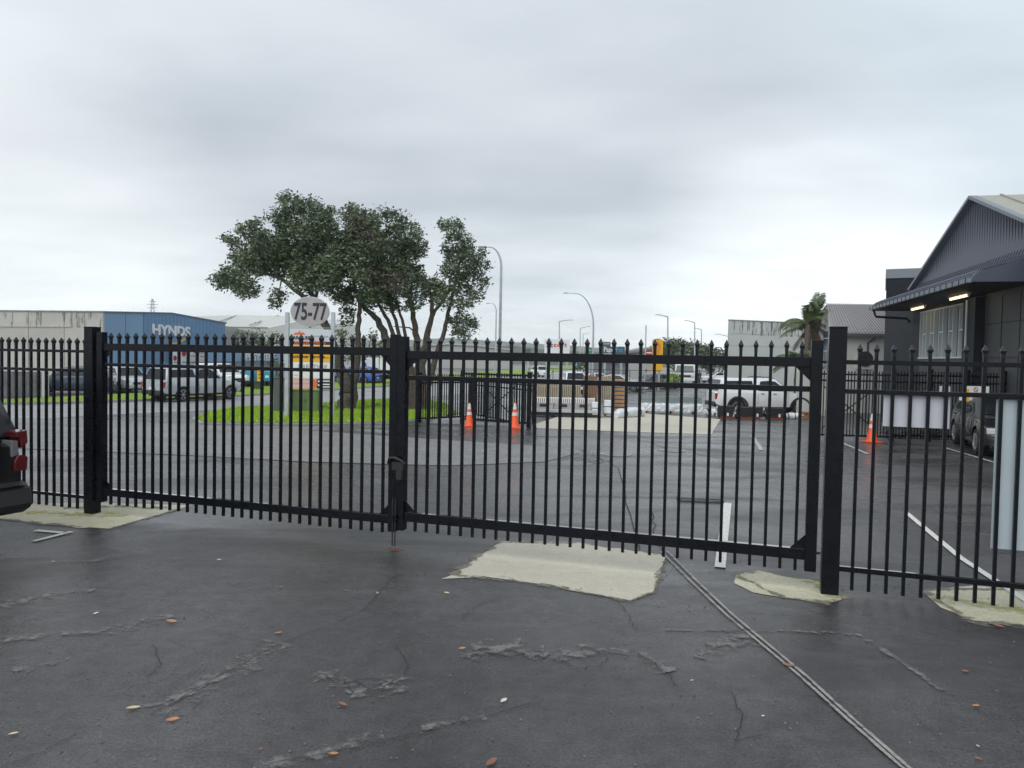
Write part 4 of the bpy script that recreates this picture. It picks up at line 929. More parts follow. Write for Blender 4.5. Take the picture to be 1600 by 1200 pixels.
# utility cabinets on the berm
def cabinet(u0, u1, vb, vt, mt, label, dpt=.5):
    p = G((u0 + u1) / 2, vb); w = (u1 - u0) / FPX * p.y; h = D(u0, vt, p.y).z - p.z
    r_ = thing('utility_cabinet', label, 'utility cabinet', p, .05, 'utility cabinets on the berm')
    MB().box(-w / 2, w / 2, 0, dpt, .03, h).build('housing', mt, r_, bevel=.015); MB().box(-w / 2 - .03, w / 2 + .03, -.03, dpt + .03, h, h + .03).build('lid', mt, r_)
    MB().box(-w / 2 + .03, -.004, -.012, -.001, .1, h - .05).build('door', mt, r_); MB().box(.004, w / 2 - .03, -.012, -.001, .1, h - .05).build('door', mt, r_); MB().box(.02, .05, -.03, -.012, h * .5, h * .5 + .12).build('handle', m_plastic, r_)
    MB().box(-w / 2 - .05, w / 2 + .05, -.05, dpt + .05, 0, .04).build('plinth', m_kerb, r_)
cabinet(427, 445.5, 646, 591, mat('cabinet_grey', (.085, .105, .095), .6, vary=.06), 'tall dark grey utility cabinet left of the site sign')
cabinet(455, 497, 646, 610, mat('cabinet_green', (.12, .18, .065), .6, vary=.06), 'wide olive green utility cabinet behind the site sign posts')

# ------------------------------------------------------------------ trees
def foliage(clumps, per, size, mt, parent, name='crown', seed=1, flat=.8):
    """leaf-sized quads grouped in sprays through the volume of each clump (x,y,z,r)"""
    g = np.random.default_rng(seed); C_, S_ = [], []
    for (x, y, z, r) in clumps:
        n = int(per * (r / .7) ** 2); ns = max(3, n // 9)
        d = g.normal(size=(ns, 3)); d /= np.linalg.norm(d, axis=1)[:, None]; rad = r * g.uniform(.25, 1.06, ns) ** .6
        c_ = np.array((x, y, z)) + d * rad[:, None] * np.array((1, 1, flat))
        p = np.repeat(c_, 9, 0) + g.normal(size=(ns * 9, 3)) * size * 1.15; C_.append(p)
    P_ = np.concatenate(C_); n = len(P_)
    a = g.normal(size=(n, 3)); a[:, 2] = a[:, 2] * .6 + .15; a /= np.linalg.norm(a, axis=1)[:, None]; b_ = np.cross(a, g.normal(size=(n, 3))); b_ /= np.linalg.norm(b_, axis=1)[:, None]
    s = size * g.uniform(.55, 1.25, n)[:, None]; v = np.stack([P_ - a * s, P_ + b_ * s * .42, P_ + a * s, P_ - b_ * s * .42], 1).reshape(-1, 3)
    off = np.array((0, 0, 0.)); q = parent
    while q is not None: off += np.array(q.location); q = q.parent
    v -= off
    me = bpy.data.meshes.new(name); me.vertices.add(n * 4); me.vertices.foreach_set('co', v.ravel()); me.loops.add(n * 4); me.loops.foreach_set('vertex_index', np.arange(n * 4))
    me.polygons.add(n); me.polygons.foreach_set('loop_start', np.arange(n) * 4); me.polygons.foreach_set('loop_total', np.full(n, 4)); me.update(calc_edges=True); me.validate(); me.materials.append(mt)
    o = bpy.data.objects.new(name, me); COL.objects.link(o); o.parent = parent; return o
def limb(pts, rads, Y0, parent, name='limb', n=9, yj=None):
    P_ = []
    for i, p in enumerate(pts):
        u, v = p[:2]; Y = Y0 + (p[2] if len(p) > 2 else 0); P_.append(D(u, v, Y))
    # refine with a little wander
    Q, RR = [], []
    for i in range(len(P_) - 1):
        for k in range(4):
            t = k / 4; w = rads[i] + (rads[i + 1] - rads[i]) * t
            Q.append(P_[i].lerp(P_[i + 1], t) + (Vector((random.uniform(-1, 1), random.uniform(-1, 1), 0)) * w * .35 if 0 < i or k else Vector())); RR.append(w)
    Q.append(P_[-1]); RR.append(rads[-1])
    return MB().tube(Q, RR, n).build(name, m_bark, parent, smooth=True, world=True)
YT = G(543, 641).y
def cl(lst, Y, spread=1.0, seed=3, squash=1.0):
    g = random.Random(seed); out = []
    for (u, v, r) in lst:
        r = r * .95; yy = g.uniform(-spread, spread); p = D(u, v, Y + yy); rm = r / FPX * (Y + yy); out.append((p.x, p.y, p.z, rm))
        if r > 24:
            p2 = D(u, v, Y - yy * 1.1); out.append((p2.x, p2.y, p2.z, rm * .85))
    return out
ta = thing('pohutukawa_tree', 'broad dark leaved tree leaning left over the numbered sign, with one thick brown trunk', 'tree', G(543, 641), 0, 'dark evergreen trees on the berm')
limb([(543, 645), (541, 615), (536, 590), (528, 565), (520, 540, -.2)], [.42, .33, .30, .24, .20], YT, ta, 'trunk', 12)
limb([(545, 640), (552, 600), (556, 570), (559, 530), (561, 500), (562, 470)], [.30, .24, .17, .13, .11, .08], YT, ta, 'trunk', 12)
limb([(520, 540, -.2), (510, 510, -.3), (490, 482, -.5), (470, 460, -.6), (440, 436, -.8), (416, 427, -1), (390, 420, -1)], [.20, .17, .14, .10, .08, .06, .04], YT, ta)
limb([(524, 552, -.2), (508, 505, .2), (492, 470, .4), (478, 440, .5), (465, 400, .6)], [.17, .15, .12, .09, .05], YT, ta)
limb([(562, 475), (552, 440), (540, 400), (530, 370)], [.08, .07, .05, .03], YT, ta); limb([(490, 478, .3), (500, 440, .4), (515, 400, .5)], [.09, .06, .04], YT, ta)
limb([(416, 427, -1), (390, 400, -1.2), (365, 380, -1.2), (346, 373, -1.2)], [.06, .04, .025, .012], YT, ta); limb([(440, 436, -.8), (436, 455, -.9), (434, 472, -.9)], [.04, .02, .012], YT, ta)
A1 = [(447, 308, 12), (455, 322, 22), (480, 325, 22), (500, 340, 24), (435, 342, 20), (395, 362, 22), (370, 378, 14), (355, 372, 9), (398, 348, 8), (375, 362, 8), (350, 440, 16), (340, 436, 11), (360, 430, 20), (375, 440, 24), (400, 410, 30), (378, 405, 22), (415, 385, 32), (395, 452, 13), (380, 458, 10),
      (465, 370, 42), (505, 375, 38), (450, 402, 30), (435, 420, 22), (480, 420, 32), (515, 420, 34), (500, 446, 16), (532, 458, 20), (432, 472, 11), (441, 462, 10), (428, 455, 7), (485, 448, 13), (470, 440, 20), (540, 468, 16)]
A2 = [(550, 338, 22), (572, 350, 27), (555, 375, 32), (585, 385, 30), (548, 330, 12), (535, 400, 30), (560, 420, 34), (590, 425, 30), (545, 490, 13), (541, 503, 9), (560, 455, 22), (580, 460, 22), (520, 355, 12), (512, 330, 12)]
foliage(cl(A1, YT - .3, 1.5, 4), 880, .095, m_leafd, ta, 'crown', 11); foliage(cl(A2, YT, 1.3, 5), 800, .095, m_leafd, ta, 'crown', 12)
foliage(cl([(560, 350, 26), (580, 375, 26), (545, 380, 24), (590, 430, 26), (615, 440, 24), (470, 395, 22), (520, 440, 20)], YT - .6, 1.3, 6), 330, .085, m_leafr, ta, 'flower_buds', 13)
YB = YT + .6
tb = thing('pohutukawa_tree', 'multi stemmed dark leaved tree behind the centre posts of the gate', 'tree', G(652, 640), 0, 'dark evergreen trees on the berm')
st = [([(640, 640), (632, 600), (618, 560), (606, 535), (590, 500), (570, 482), (560, 470)], [.34, .30, .24, .20, .15, .10, .07]), ([(642, 640), (636, 595), (622, 545), (606, 500), (588, 470)], [.2, .16, .12, .09, .06]),
      ([(645, 640), (640, 590), (630, 545), (618, 500), (604, 462)], [.2, .15, .11, .08, .05]), ([(648, 640), (645, 590), (638, 545), (628, 500), (618, 465)], [.18, .14, .10, .07, .05]),
      ([(650, 640), (652, 600), (653, 560), (650, 520), (645, 490), (640, 460), (630, 420)], [.26, .22, .18, .15, .12, .09, .05]), ([(655, 640), (656, 600), (660, 560), (668, 520), (675, 490), (674, 465), (668, 440)], [.28, .24, .19, .15, .11, .08, .05]),
      ([(672, 500), (682, 482), (694, 468), (705, 450)], [.10, .08, .06, .04]), ([(660, 640), (668, 605), (680, 565), (690, 530), (698, 500), (704, 475), (712, 440), (720, 400)], [.20, .17, .14, .11, .10, .08, .06, .04]),
      ([(650, 520), (640, 512), (615, 510)], [.05, .035, .02]), ([(698, 500), (712, 505), (722, 512)], [.05, .035, .02]), ([(640, 640), (628, 620), (612, 590), (600, 575)], [.14, .1, .07, .04])]
for p_, r_ in st: limb(p_, r_, YB, tb, 'trunk' if r_[0] >= .18 else 'limb')
B1 = [(603, 332, 12), (618, 345, 20), (612, 362, 16), (640, 365, 22), (652, 378, 16), (630, 392, 28), (600, 400, 22), (655, 395, 16), (610, 425, 30), (640, 425, 26), (655, 440, 18), (628, 452, 24), (600, 455, 28), (668, 448, 14), (650, 468, 14), (640, 478, 12), (610, 478, 16), (672, 462, 14), (580, 475, 16), (688, 452, 14), (592, 440, 22)]
B2 = [(696, 354, 11), (712, 352, 13), (706, 368, 14), (700, 388, 12), (722, 372, 14), (725, 392, 20), (712, 405, 18), (740, 405, 15), (752, 395, 9), (738, 425, 22), (752, 440, 12), (715, 430, 20), (700, 420, 14), (725, 452, 18), (745, 462, 12), (700, 455, 16), (690, 470, 14), (715, 475, 14), (735, 474, 9), (757, 415, 8), (683, 440, 12)]
B3 = [(722, 495, 12), (735, 503, 12), (720, 512, 13), (708, 500, 11), (726, 524, 11), (742, 512, 7), (712, 520, 8)]
foliage(cl(B1, YB, 1.2, 7), 900, .09, m_leafd, tb, 'crown', 21); foliage(cl(B2, YB, .8, 8), 950, .09, m_leafd, tb, 'crown', 22); foliage(cl(B3, YB - .2, .5, 9), 1000, .085, m_leafd, tb, 'crown', 23)
# low ground cover at the foot of the trees
fg = [tuple(G(u, v) + Vector((0, 0, .1))) + (.28,) for u, v in ((505, 642), (515, 640), (530, 643), (560, 642), (575, 640), (590, 638), (645, 640), (665, 640), (685, 645), (700, 650))]
props(foliage(fg, 320, .06, m_leafm, None, 'ground_cover', 31, .5), None, None, None, 'stuff')
def bush(nm, label, cat, lst, Y, per, size, mt, seed, group=None, stem=True, spread=1.2):
    u = sum(c_[0] for c_ in lst) / len(lst); p = Vector((D(u, 600, Y).x, Y, gz(Y))); r_ = thing(nm, label, cat, p, 0, group)
    foliage(cl(lst, Y, spread, seed), per, size, mt, r_, 'crown', seed)
    if stem:
        for k in range(3):
            c_ = lst[k * (len(lst) - 1) // 2]; q = D(c_[0], c_[1], Y); MB().tube([p + Vector((k * .2 - .2, 0, 0)), (p + q) / 2 + Vector((0, 0, .2)), q], [.12, .09, .03], 6).build('trunk', m_bark, r_, world=True)
    return r_
bush('shrub', 'loose pale green shrubs in front of the white roofed shed', 'shrub', [(360, 535, 14), (375, 525, 12), (390, 530, 13), (405, 522, 12), (420, 532, 14), (432, 528, 12), (365, 541, 12), (400, 540, 13), (430, 541, 12), (385, 541, 12)], 84, 75, .2, m_leafm, 41, 'shrubs beyond the street')
bush('shrub', 'pale green shrub between the site sign and the big tree', 'shrub', [(530, 520, 13), (545, 528, 14), (532, 545, 14), (560, 535, 13), (580, 525, 11), (592, 535, 14), (605, 545, 13), (578, 548, 13), (540, 560, 12), (600, 560, 12)], 70, 75, .2, m_leafm, 42, 'shrubs beyond the street')
bush('shrub', 'dark green shrub beside the low annex right end', 'shrub', [(432, 568, 9), (440, 575, 8), (425, 570, 7)], 60, 160, .15, m_leafm, 43, 'shrubs beyond the street')
bush('tree_clump', 'rounded green trees behind the white box truck', 'tree', [(1035, 545, 14), (1050, 540, 14), (1065, 543, 14), (1082, 545, 13), (1030, 552, 12), (1100, 550, 13), (1118, 553, 11), (1135, 555, 10), (1060, 556, 14), (1020, 556, 9)], 120, 130, .3, m_leafm, 44, 'distant green trees')
bush('tree_clump', 'dark green tree mass left of the pale concrete building', 'tree', [(1100, 566, 9), (1116, 563, 10), (1128, 568, 8), (1108, 575, 8), (1136, 572, 7)], 105, 200, .25, m_leafd, 45, 'distant green trees')
bush('shrub', 'bright green bank of shrubs left of the yellow sign', 'shrub', [(1046, 590, 6), (1055, 588, 7), (1042, 596, 5), (1060, 596, 6)], 66, 260, .12, m_blade, 46, 'shrubs beyond the street', False)
bush('shrub', 'yellow green roadside bush by the blue sign on the far street', 'shrub', [(903, 572, 6), (910, 570, 6), (915, 574, 5)], 95, 200, .25, m_leafm, 47, 'shrubs beyond the street', False)

# palms
def palm(u, vbase, vtop, Y, nfr, Lf, label, seed, sway=0, dead=0, trunkw=.16):
    g = random.Random(seed); base = D(u, vbase, Y); top = D(u, vtop, Y); r_ = thing('palm_tree', label, 'palm', (base.x, base.y, gz(Y)), 0, 'palms by the pale building')
    base.z = gz(Y)
    MB().tube([base + (top - base) * (i / 8) + Vector((math.sin(i) * .03, 0, 0)) for i in range(9)], [trunkw * (1.15 - .03 * i) + (.012 if i % 2 else 0) for i in range(9)], 10).build('trunk', mat('palm_trunk', (.13, .105, .085), .9, vary=.4, scale=8), r_, world=True)
    for k in range(nfr):
        a = 6.283 * k / nfr + g.uniform(-.25, .25); el_ = g.uniform(.15, 1.5); isd = k < dead
        if isd: el_ = g.uniform(-.7, -.1)
        up_ = sway > 0 and k % 2 == 0 and not isd
        if up_: a = g.uniform(-.7, .8); el_ = g.uniform(.95, 1.35)
        d = Vector((math.cos(a) * math.cos(el_) + sway, math.sin(a) * math.cos(el_), math.sin(el_))); L_ = Lf * g.uniform(.75, 1.1); mb = MB(); p = top.copy(); sp = []
        for i in range(11):
            sp.append(p.copy()); p = p + d.normalized() * L_ / 10; d.z -= (.0 if up_ else .10 + .016 * i); 
        mb.tube(sp, [.035 * (1 - i / 12) for i in range(11)], 4)
        for i in range(1, 11):
            for j in range(3):
                q = sp[i - 1].lerp(sp[i], j / 3); ax = (sp[i] - sp[i - 1]).normalized(); sd_ = ax.cross(Vector((0, 0, 1))).normalized() if abs(ax.z) < .98 else Vector((1, 0, 0))
                ll = L_ * .26 * math.sin(math.pi * (.12 + .8 * (i - 1 + j / 3) / 10)) + .08
                for s_ in (1, -1):
                    tip = q + (ax * .75 + sd_ * s_ * .8 + Vector((sway * .3, 0, -.55 - g.uniform(0, .3)))).normalized() * ll; b_ = len(mb.v); w_ = ax * .022
                    m_ = (q + tip) / 2 + Vector((0, 0, .03)); mb.v += [tuple(q - w_), tuple(m_ - w_ * 1.3), tuple(tip), tuple(m_ + w_ * 1.3), tuple(q + w_)]; mb.f.append((b_, b_ + 1, b_ + 2, b_ + 3, b_ + 4))
        mb.build('frond', m_palmd if isd else m_leafp, r_, world=True, fix=False)
palm(1262, 600, 505, 44, 24, 1.95, 'wind blown palm standing in front of the pale concrete building', 5, .12, 6)
palm(1266, 600, 512, 47, 14, 2.2, 'palm with a pale reddish trunk and dry brown fronds beside the white house', 6, -.2, 5, .13)
palm(1246, 600, 570, 43, 20, 1.7, 'short bushy palm at the foot of the wind blown palm', 8, 0, 1)

# ------------------------------------------------------------------ street lamps
def lamp_post(u, vb_horizon_Y, vtop, uarm, varm, label, r=.06, curved=True):
    Y = vb_horizon_Y; top = D(u, vtop, Y); tip = D(uarm, varm, Y); base = Vector((D(u, 590, Y).x, Y, gz(Y) if Y < 100 else -.5))
    r_ = thing('street_lamp', label, 'street lamp', base, 0, 'street lamps along the far street')
    if curved:
        dx = tip.x - base.x; zt = tip.z; pts = [base, Vector((base.x, Y, zt - abs(dx) * 1.3))]
        for k in range(1, 8):
            a = math.pi / 2 * k / 7; pts.append(Vector((base.x + dx * .75 * (1 - math.cos(a)), Y, zt - abs(dx) * 1.3 + abs(dx) * 1.3 * math.sin(a))))
        pts.append(Vector((tip.x, Y, zt)))
        rr_ = [r * 1.2] + [r * .85] + [r * (.75 - .06 * k) for k in range(7)] + [r * .3]
        MB().tube(pts, rr_, 10).build('pole', m_galv, r_, smooth=True, world=True)
    else:
        MB().tube([base, top], [r * 1.2, r * .8], 8).build('pole', m_galv, r_, smooth=True, world=True); MB().tube([top, tip], [r * .7, r * .5], 6).build('arm', m_galv, r_, world=True)
    s_ = 1 if tip.x > base.x else -1
    MB().cbox((tip.x + s_ * .25, Y, tip.z), .42, .16, .07, 0).build('lamp_head', m_kerb, r_, world=True)
lamp_post(780, 42, 400, 760, 386, 'tall curved street lamp beside the right side of the multi stemmed tree', .085)
lamp_post(773.5, 85, 490, 766, 474, 'smaller curved street lamp just left of the tallest one', .09)
lamp_post(925.5, 62, 470, 889, 458, 'curved street lamp in the middle with a long arm to the left', .09)
lamp_post(874, 95, 502, 889, 500, 'straight street lamp with its arm to the right above the white sign', .1, False)
lamp_post(906.5, 130, 513, 919, 510, 'thin far street lamp left of the middle curved lamp', .1, False)
lamp_post(911, 165, 522, 918, 521, 'faint farthest street lamp left of the middle curved lamp', .1, False)
lamp_post(1043.5, 80, 495, 1031, 492, 'street lamp with its arm to the left, right of the yellow sign', .09, False)
lamp_post(1085.5, 95, 504, 1075, 501, 'street lamp above the white box truck', .09, False)
lamp_post(1096, 120, 515, 1088, 513, 'shorter street lamp just right of the one above the box truck', .1, False)
lamp_post(1140, 110, 526, 1122, 522, 'small street lamp by the corner of the pale concrete building', .08, False)
fp = D(1009.5, 508, 70); t_ = thing('flag_pole', 'bare thin pole left of the yellow sign', 'pole', (fp.x, 70, -.5)); MB().tube([(fp.x, 70, -.5), (fp.x, 70, fp.z)], .06, 6).build('shaft', m_galv, t_, world=True)
# lattice pylon on the horizon
Yp = 420; pb = D(238, 540, Yp); py = thing('electricity_pylon', 'grey lattice pylon on the horizon above the blue warehouse', 'pylon', (pb.x, Yp, -.5)); zt = D(238, 467, Yp).z; mb = MB()
for sx in (-1, 1):
    for sy in (-1, 1): mb.bar((pb.x + sx * 3.2, Yp + sy * 2.5, -.5), (pb.x + sx * .3, Yp + sy * .3, zt), .22)
H_ = 9
for i in range(H_):
    z0 = (zt + .5) * i / H_ - .5; z1 = (zt + .5) * (i + 1) / H_ - .5; w0 = 3.2 - 2.9 * i / H_; w1 = 3.2 - 2.9 * (i + 1) / H_
    mb.bar((pb.x - w0, Yp, z0), (pb.x + w1, Yp, z1), .16); mb.bar((pb.x + w0, Yp, z0), (pb.x - w1, Yp, z1), .16)
mb.build('lattice', m_galv, py, world=True)
for v, hw_ in ((471, 2.0), (475.5, 3.2), (480.5, 2.4)):
    z = D(238, v, Yp).z; MB().bar((pb.x - hw_, Yp, z), (pb.x + hw_, Yp, z), .38).build('cross_arm', m_galv, py, world=True)

# ------------------------------------------------------------------ chain link barrier and signs beyond the yard
cf = thing('pipe_fence', 'thin dark pipe and wire fence across the far side of the yard', 'fence', (D(980, 600, 60).x, 60, -.5)); Yc = 60
a = D(826, 575.5, Yc); c_ = D(1285, 573.5, Yc); zt = a.z
MB().tube([(a.x, Yc, zt), (c_.x, Yc, zt)], .022, 6).build('top_rail', m_plastic, cf, world=True)
for k in range(1, 8): MB().tube([(a.x, Yc, zt - .24 * k), (c_.x, Yc, zt - .24 * k)], .004, 3).build('wire', m_plastic, cf, world=True)
for u in (826, 864, 877, 902, 943, 984, 1024, 1046, 1090, 1135, 1180, 1230, 1283): p = D(u, 590, Yc); MB().tube([(p.x, Yc, -.5), (p.x, Yc, zt + .03)], .026, 6).build('post', m_plastic, cf, world=True)
for u0, u1 in ((845, 864), (877, 896)): MB().tube([(D(u0, 590, Yc).x, Yc, -.4), (D(u1, 578, Yc).x, Yc, zt - .2)], .02, 5).build('brace', m_plastic, cf, world=True)
def signbox(nm, label, u0, v0, u1, v1, Y, mt, group=None, depth=.3, legs=True):
    a = D(u0, v0, Y); c_ = D(u1, v1, Y); r_ = thing(nm, label, 'sign', ((a.x + c_.x) / 2, Y, -.5), 0, group)
    MB().box(a.x, c_.x, Y, Y + depth, c_.z, a.z).build('panel', mt, r_, world=True)
    if legs:
        for x in (a.x + .3, c_.x - .3): MB().box(x - .1, x + .1, Y + .05, Y + depth - .05, -.5, c_.z).build('post', m_galv, r_, world=True)
    return r_
def lt_(r_, s, size, u, v, Y, mt, sx=1, off=0, **k): return text(s, size, mt, r_, Matrix.Translation(-Vector(r_.location)) @ face(D(u, v, Y), (1, 0), .03), .03, 'lettering', off, sx, **k)
Y1 = 90; s1 = signbox('accent_sign', 'white sign board with multicoloured lettering beside the thin lamp post', 851, 530, 890, 556, Y1, m_white)
for ch, u, mt in (('A', 857, mat('letter_blue', (.03, .06, .35), .5)), ('c', 862, MATS['letter_blue']), ('c', 867.3, m_red), ('e', 872.6, m_or2), ('n', 878, m_yel), ('t', 883.5, mat('letter_purple', (.15, .05, .2), .5))): lt_(s1, ch, .74, u, 539, Y1, mt, 1, .02)
s2 = signbox('green_sign', 'small green roadside sign with a white mark, right of the middle lamp post', 915, 543, 928, 552, 80, mat('sign_green', (.03, .28, .10), .5), legs=False)
lt_(s2, '-', .7, 920, 546.5, 80, m_white, 2.4); MB().box(D(921, 600, 80).x - .08, D(921, 600, 80).x + .08, 80.05, 80.2, -.5, D(921, 551, 80).z).build('post', m_galv, s2, world=True)
m_slate = mat('slate_sign', (.07, .10, .13), .5, vary=.08, scale=1); s3 = signbox('fuel_sign', 'dark slate sign box with white and blue lettering and a raised left corner', 941, 541, 976, 562, 72, m_slate)
a = D(941, 534, 72); c_ = D(954, 541.2, 72); MB().box(a.x, c_.x, 72, 72.3, c_.z, a.z).build('upper_panel', m_slate, s3, world=True)
lt_(s3, 'KI-HOP', .26, 947.5, 537.2, 72, m_white, .72, .002); lt_(s3, 'Paper', .68, 953, 546.5, 72, m_white, .78, .012); lt_(s3, 'Fo', .68, 967.5, 546.8, 72, mat('letter_cyan', (.05, .35, .6), .5), 1, .012); a = D(943, 552.5, 72); c_ = D(956, 554.5, 72); MB().box(a.x, c_.x, 71.96, 71.99, c_.z, a.z).build('white_text_line', m_white, s3, world=True)
s4 = signbox('yellow_sign', 'upright yellow sign tower with red lettering', 1020.5, 530.5, 1035, 580, 68, m_yel); lt_(s4, 'A', .62, 1027.5, 538, 68, m_or2, 1.2, .02)
for v_, w_ in ((543, 5), (546.5, 4.5), (549, 2.5), (551.5, 2)): a = D(1027.5 - w_, v_, 68); c_ = D(1027.5 + w_, v_ + 1, 68); MB().box(a.x, c_.x, 67.96, 67.99, c_.z, a.z).build('red_text_line', m_or2, s4, world=True)
s5 = signbox('blue_sign', 'small blue and white diagonal striped road marker down the far street', 895, 568, 901.5, 575, 88, mat('marker_blue', (.05, .2, .42), .5), legs=False)
MB().bar(D(896, 574, 88) - Vector((0, .02, 0)), D(901, 569, 88) - Vector((0, .02, 0)), .04, .12).build('white_bar', m_white, s5, world=True); p = D(898, 600, 88); MB().box(p.x - .05, p.x + .05, 88.05, 88.15, -.5, 1.6).build('post', m_galv, s5, world=True)
s6 = signbox('grey_sign', 'small dark grey sign seen over the gate rail right of the tallest lamp', 817, 545, 829, 553, 95, m_slate)
# petrol canopy roofs and low sheds along the horizon
def shed(label, roofpts, vb, Y, mr_, mw, name='distant_shed'):
    u0, u1 = roofpts[0][0], roofpts[-1][0]; r_ = thing(name, label, 'building', ((D(u0, 560, Y).x + D(u1, 560, Y).x) / 2, Y, -.5), 0, 'low buildings on the horizon')
    wall_poly('wall', [(u, v) for u, v in roofpts], (0, Y), (1, 0), 12, mw, r_, base=-.6)
    P_ = [D(u, v, Y) for u, v in roofpts]; mb = MB(); k = len(P_); mb.v = [(p.x, Y - .5, p.z + .05) for p in P_] + [(p.x, Y + 12.5, p.z + .05) for p in P_] + [(p.x, Y - .5, p.z + .35) for p in P_] + [(p.x, Y + 12.5, p.z + .35) for p in P_]
    for i in range(k - 1): mb.f += [(i, i + 1, k + i + 1, k + i), (2 * k + i, 2 * k + i + 1, 3 * k + i + 1, 3 * k + i), (i, i + 1, 2 * k + i + 1, 2 * k + i)]
    mb.f += [(0, k, 3 * k, 2 * k), (k - 1, 2 * k - 1, 4 * k - 1, 3 * k - 1)]; mb.build('roof', mr_, r_, world=True, fix=False); return r_
m_lw = mat('far_pale_wall', (.42, .43, .41), .8); m_fr = mat('far_grey_roof', (.22, .23, .24), .7)
shed('long pale roofed shed low on the horizon right of the multi stemmed tree', [(668, 541), (700, 538.5), (745, 541), (800, 548)], 560, 190, m_pale, m_lw)
shed('sloping dark edged canopy roof with a red sign left of the yellow tower', [(977, 553), (1000, 550.5), (1019, 546)], 560, 100, m_fr, m_lw)
q = D(1013, 551.5, 99); t_ = thing('red_sign', 'small red sign on the canopy left of the yellow tower', 'sign', (q.x, 98.5, q.z - .25)); MB().box(-.45, .45, -.1, .0, 0, .55).build('panel', m_red, t_); MB().box(-.35, .35, -.13, -.1, .2, .35).build('white_bar', m_white, t_)
shed('grey ribbed shed behind the slate sign', [(935, 563), (978, 563)], 600, 78, m_fr, mat('grey_ribbed', (.19, .21, .23), .6, vary=.3, scale=1.5))
# hills
m_hill = mat('hill_green', (.10, .13, .11), .95, col2=(.17, .19, .17), scale=.03)
def hills(name, Y, ptsuv, dz, seed, mt, thick=60):
    g = random.Random(seed); P_ = []
    for (u0, v0), (u1, v1) in zip(ptsuv, ptsuv[1:]):
        for k in range(24): t = k / 24; P_.append((u0 + (u1 - u0) * t, v0 + (v1 - v0) * t + g.uniform(-dz, dz)))
    f = [D(u, v, Y) for u, v in P_]; n = len(f); mb = MB()
    mb.v = [(p.x, Y - thick, -1) for p in f] + [(p.x, Y - thick * .4, max(0, p.z * .55)) for p in f] + [tuple(p) for p in f] + [(p.x, Y + thick, -1) for p in f]
    mb.f = [(j * n + i, j * n + i + 1, (j + 1) * n + i + 1, (j + 1) * n + i) for j in range(3) for i in range(n - 1)]
    mb.build(name, mt, kind='structure', fix=False)
hills('hills', 900, [(-900, 530), (-200, 533), (100, 528), (330, 528), (520, 533), (640, 531), (700, 528), (760, 532), (860, 538), (980, 546), (1150, 552), (1500, 555), (2400, 560)], .5, 3, m_hill)
hills('wooded_rise', 420, [(200, 548), (560, 545), (650, 541), (700, 543), (800, 540), (850, 546), (930, 550), (1150, 556), (1500, 562), (2000, 570)], .8, 4, mat('wood_green', (.05, .075, .045), .95, col2=(.10, .12, .08), scale=.06))

# ------------------------------------------------------------------ pale building, white house
m_pc = mat('pale_green_concrete', (.44, .48, .46), .8, col2=(.52, .55, .53), scale=.4, bump=.2, bscale=10)
pc = thing('concrete_building', 'blank pale concrete building with streaked parapet behind the palms', 'building', (D(1215, 600, 56).x, 56, -.5)); Y = 56
wall_poly('wall', [(1140, 500), (1226, 504), (1330, 508)], (0, Y), (1, .02), .3, m_pc, pc, base=-.6)
wall_poly('damp_stain', [(1141, 501), (1320, 508.3), (1320, 530), (1141, 522)], (0, Y), (1, .02), .01, ragged('green_streak', (.20, .22, .20), .85, (.52, .68), 1.0, (5, 5, .5), .3), pc, lift=.012)
wall_poly('parapet_cap', [(1139.3, 499), (1330, 507), (1330, 508.2), (1139.3, 500.2)], (0, Y), (1, .02), .4, m_kerb, pc, lift=.05)
for v in (521, 540, 560): wall_poly('panel_joint', [(1141, v), (1320, v + 4), (1320, v + 4.5), (1141, v + .5)], (0, Y), (1, .02), .01, m_kerb, pc, lift=.014)
c0 = PL(1140, 500, (0, Y), (1, .02)); MB().bar((c0.x + .3, c0.y + .3, c0.z / 2 - .3), (c0.x + 6, c0.y + 14, c0.z / 2 - .3), .3, c0.z + .5).build('side_wall', m_pc, pc, world=True); MB().prism([(c0.x + .5, c0.y + .35), (c0.x + 10, c0.y + .5), (c0.x + 16, c0.y + 14), (c0.x + 6, c0.y + 14)], 'z', c0.z - .5, c0.z - .3).build('roof', m_fr, pc, world=True)
hs = thing('white_house', 'cream walled house with a ribbed grey roof and tall blue window', 'house', (D(1330, 600, 41).x, 41, -.5))
m_cr = mat('cream_wall', (.58, .60, .56), .75, vary=.06, scale=1); m_gr = mat('ribbed_grey_roof', (.27, .26, .27), .6, vary=.05)
E0 = D(1305, 520, 40); E1 = D(1400, 523, 40); R0_ = D(1292, 478, 44); R0_.y = 44; ez = E0.z; rz_ = R0_.z + .1
xa, xb = E0.x, E1.x + 1
gx = D(1283, 520, 41).x
_gb = D(1276, 520, 47.6); MB().prism([(xa + .12, 40.3), (xb, 40.3), (xb, 47.6), (_gb.x + .05, 47.6)], 'z', -.6, ez - .02).build('wall', m_cr, hs, world=True)
mb = MB(); xr = R0_.x; mb.v = [(xa - .1, 40, ez), (xb, 40, ez), (xb, 44, rz_), (xr, 44, rz_), (xa - .1, 40, ez - .12), (xb, 40, ez - .12), (xb, 44, rz_ - .12), (xr, 44, rz_ - .12), (xr, 48, ez), (xb, 48, ez)]
mb.f = [(0, 1, 2, 3), (4, 7, 6, 5), (0, 4, 5, 1), (0, 3, 7, 4), (3, 2, 9, 8)]; mb.build('roof', m_gr, hs, world=True)
rbm = MB(); 
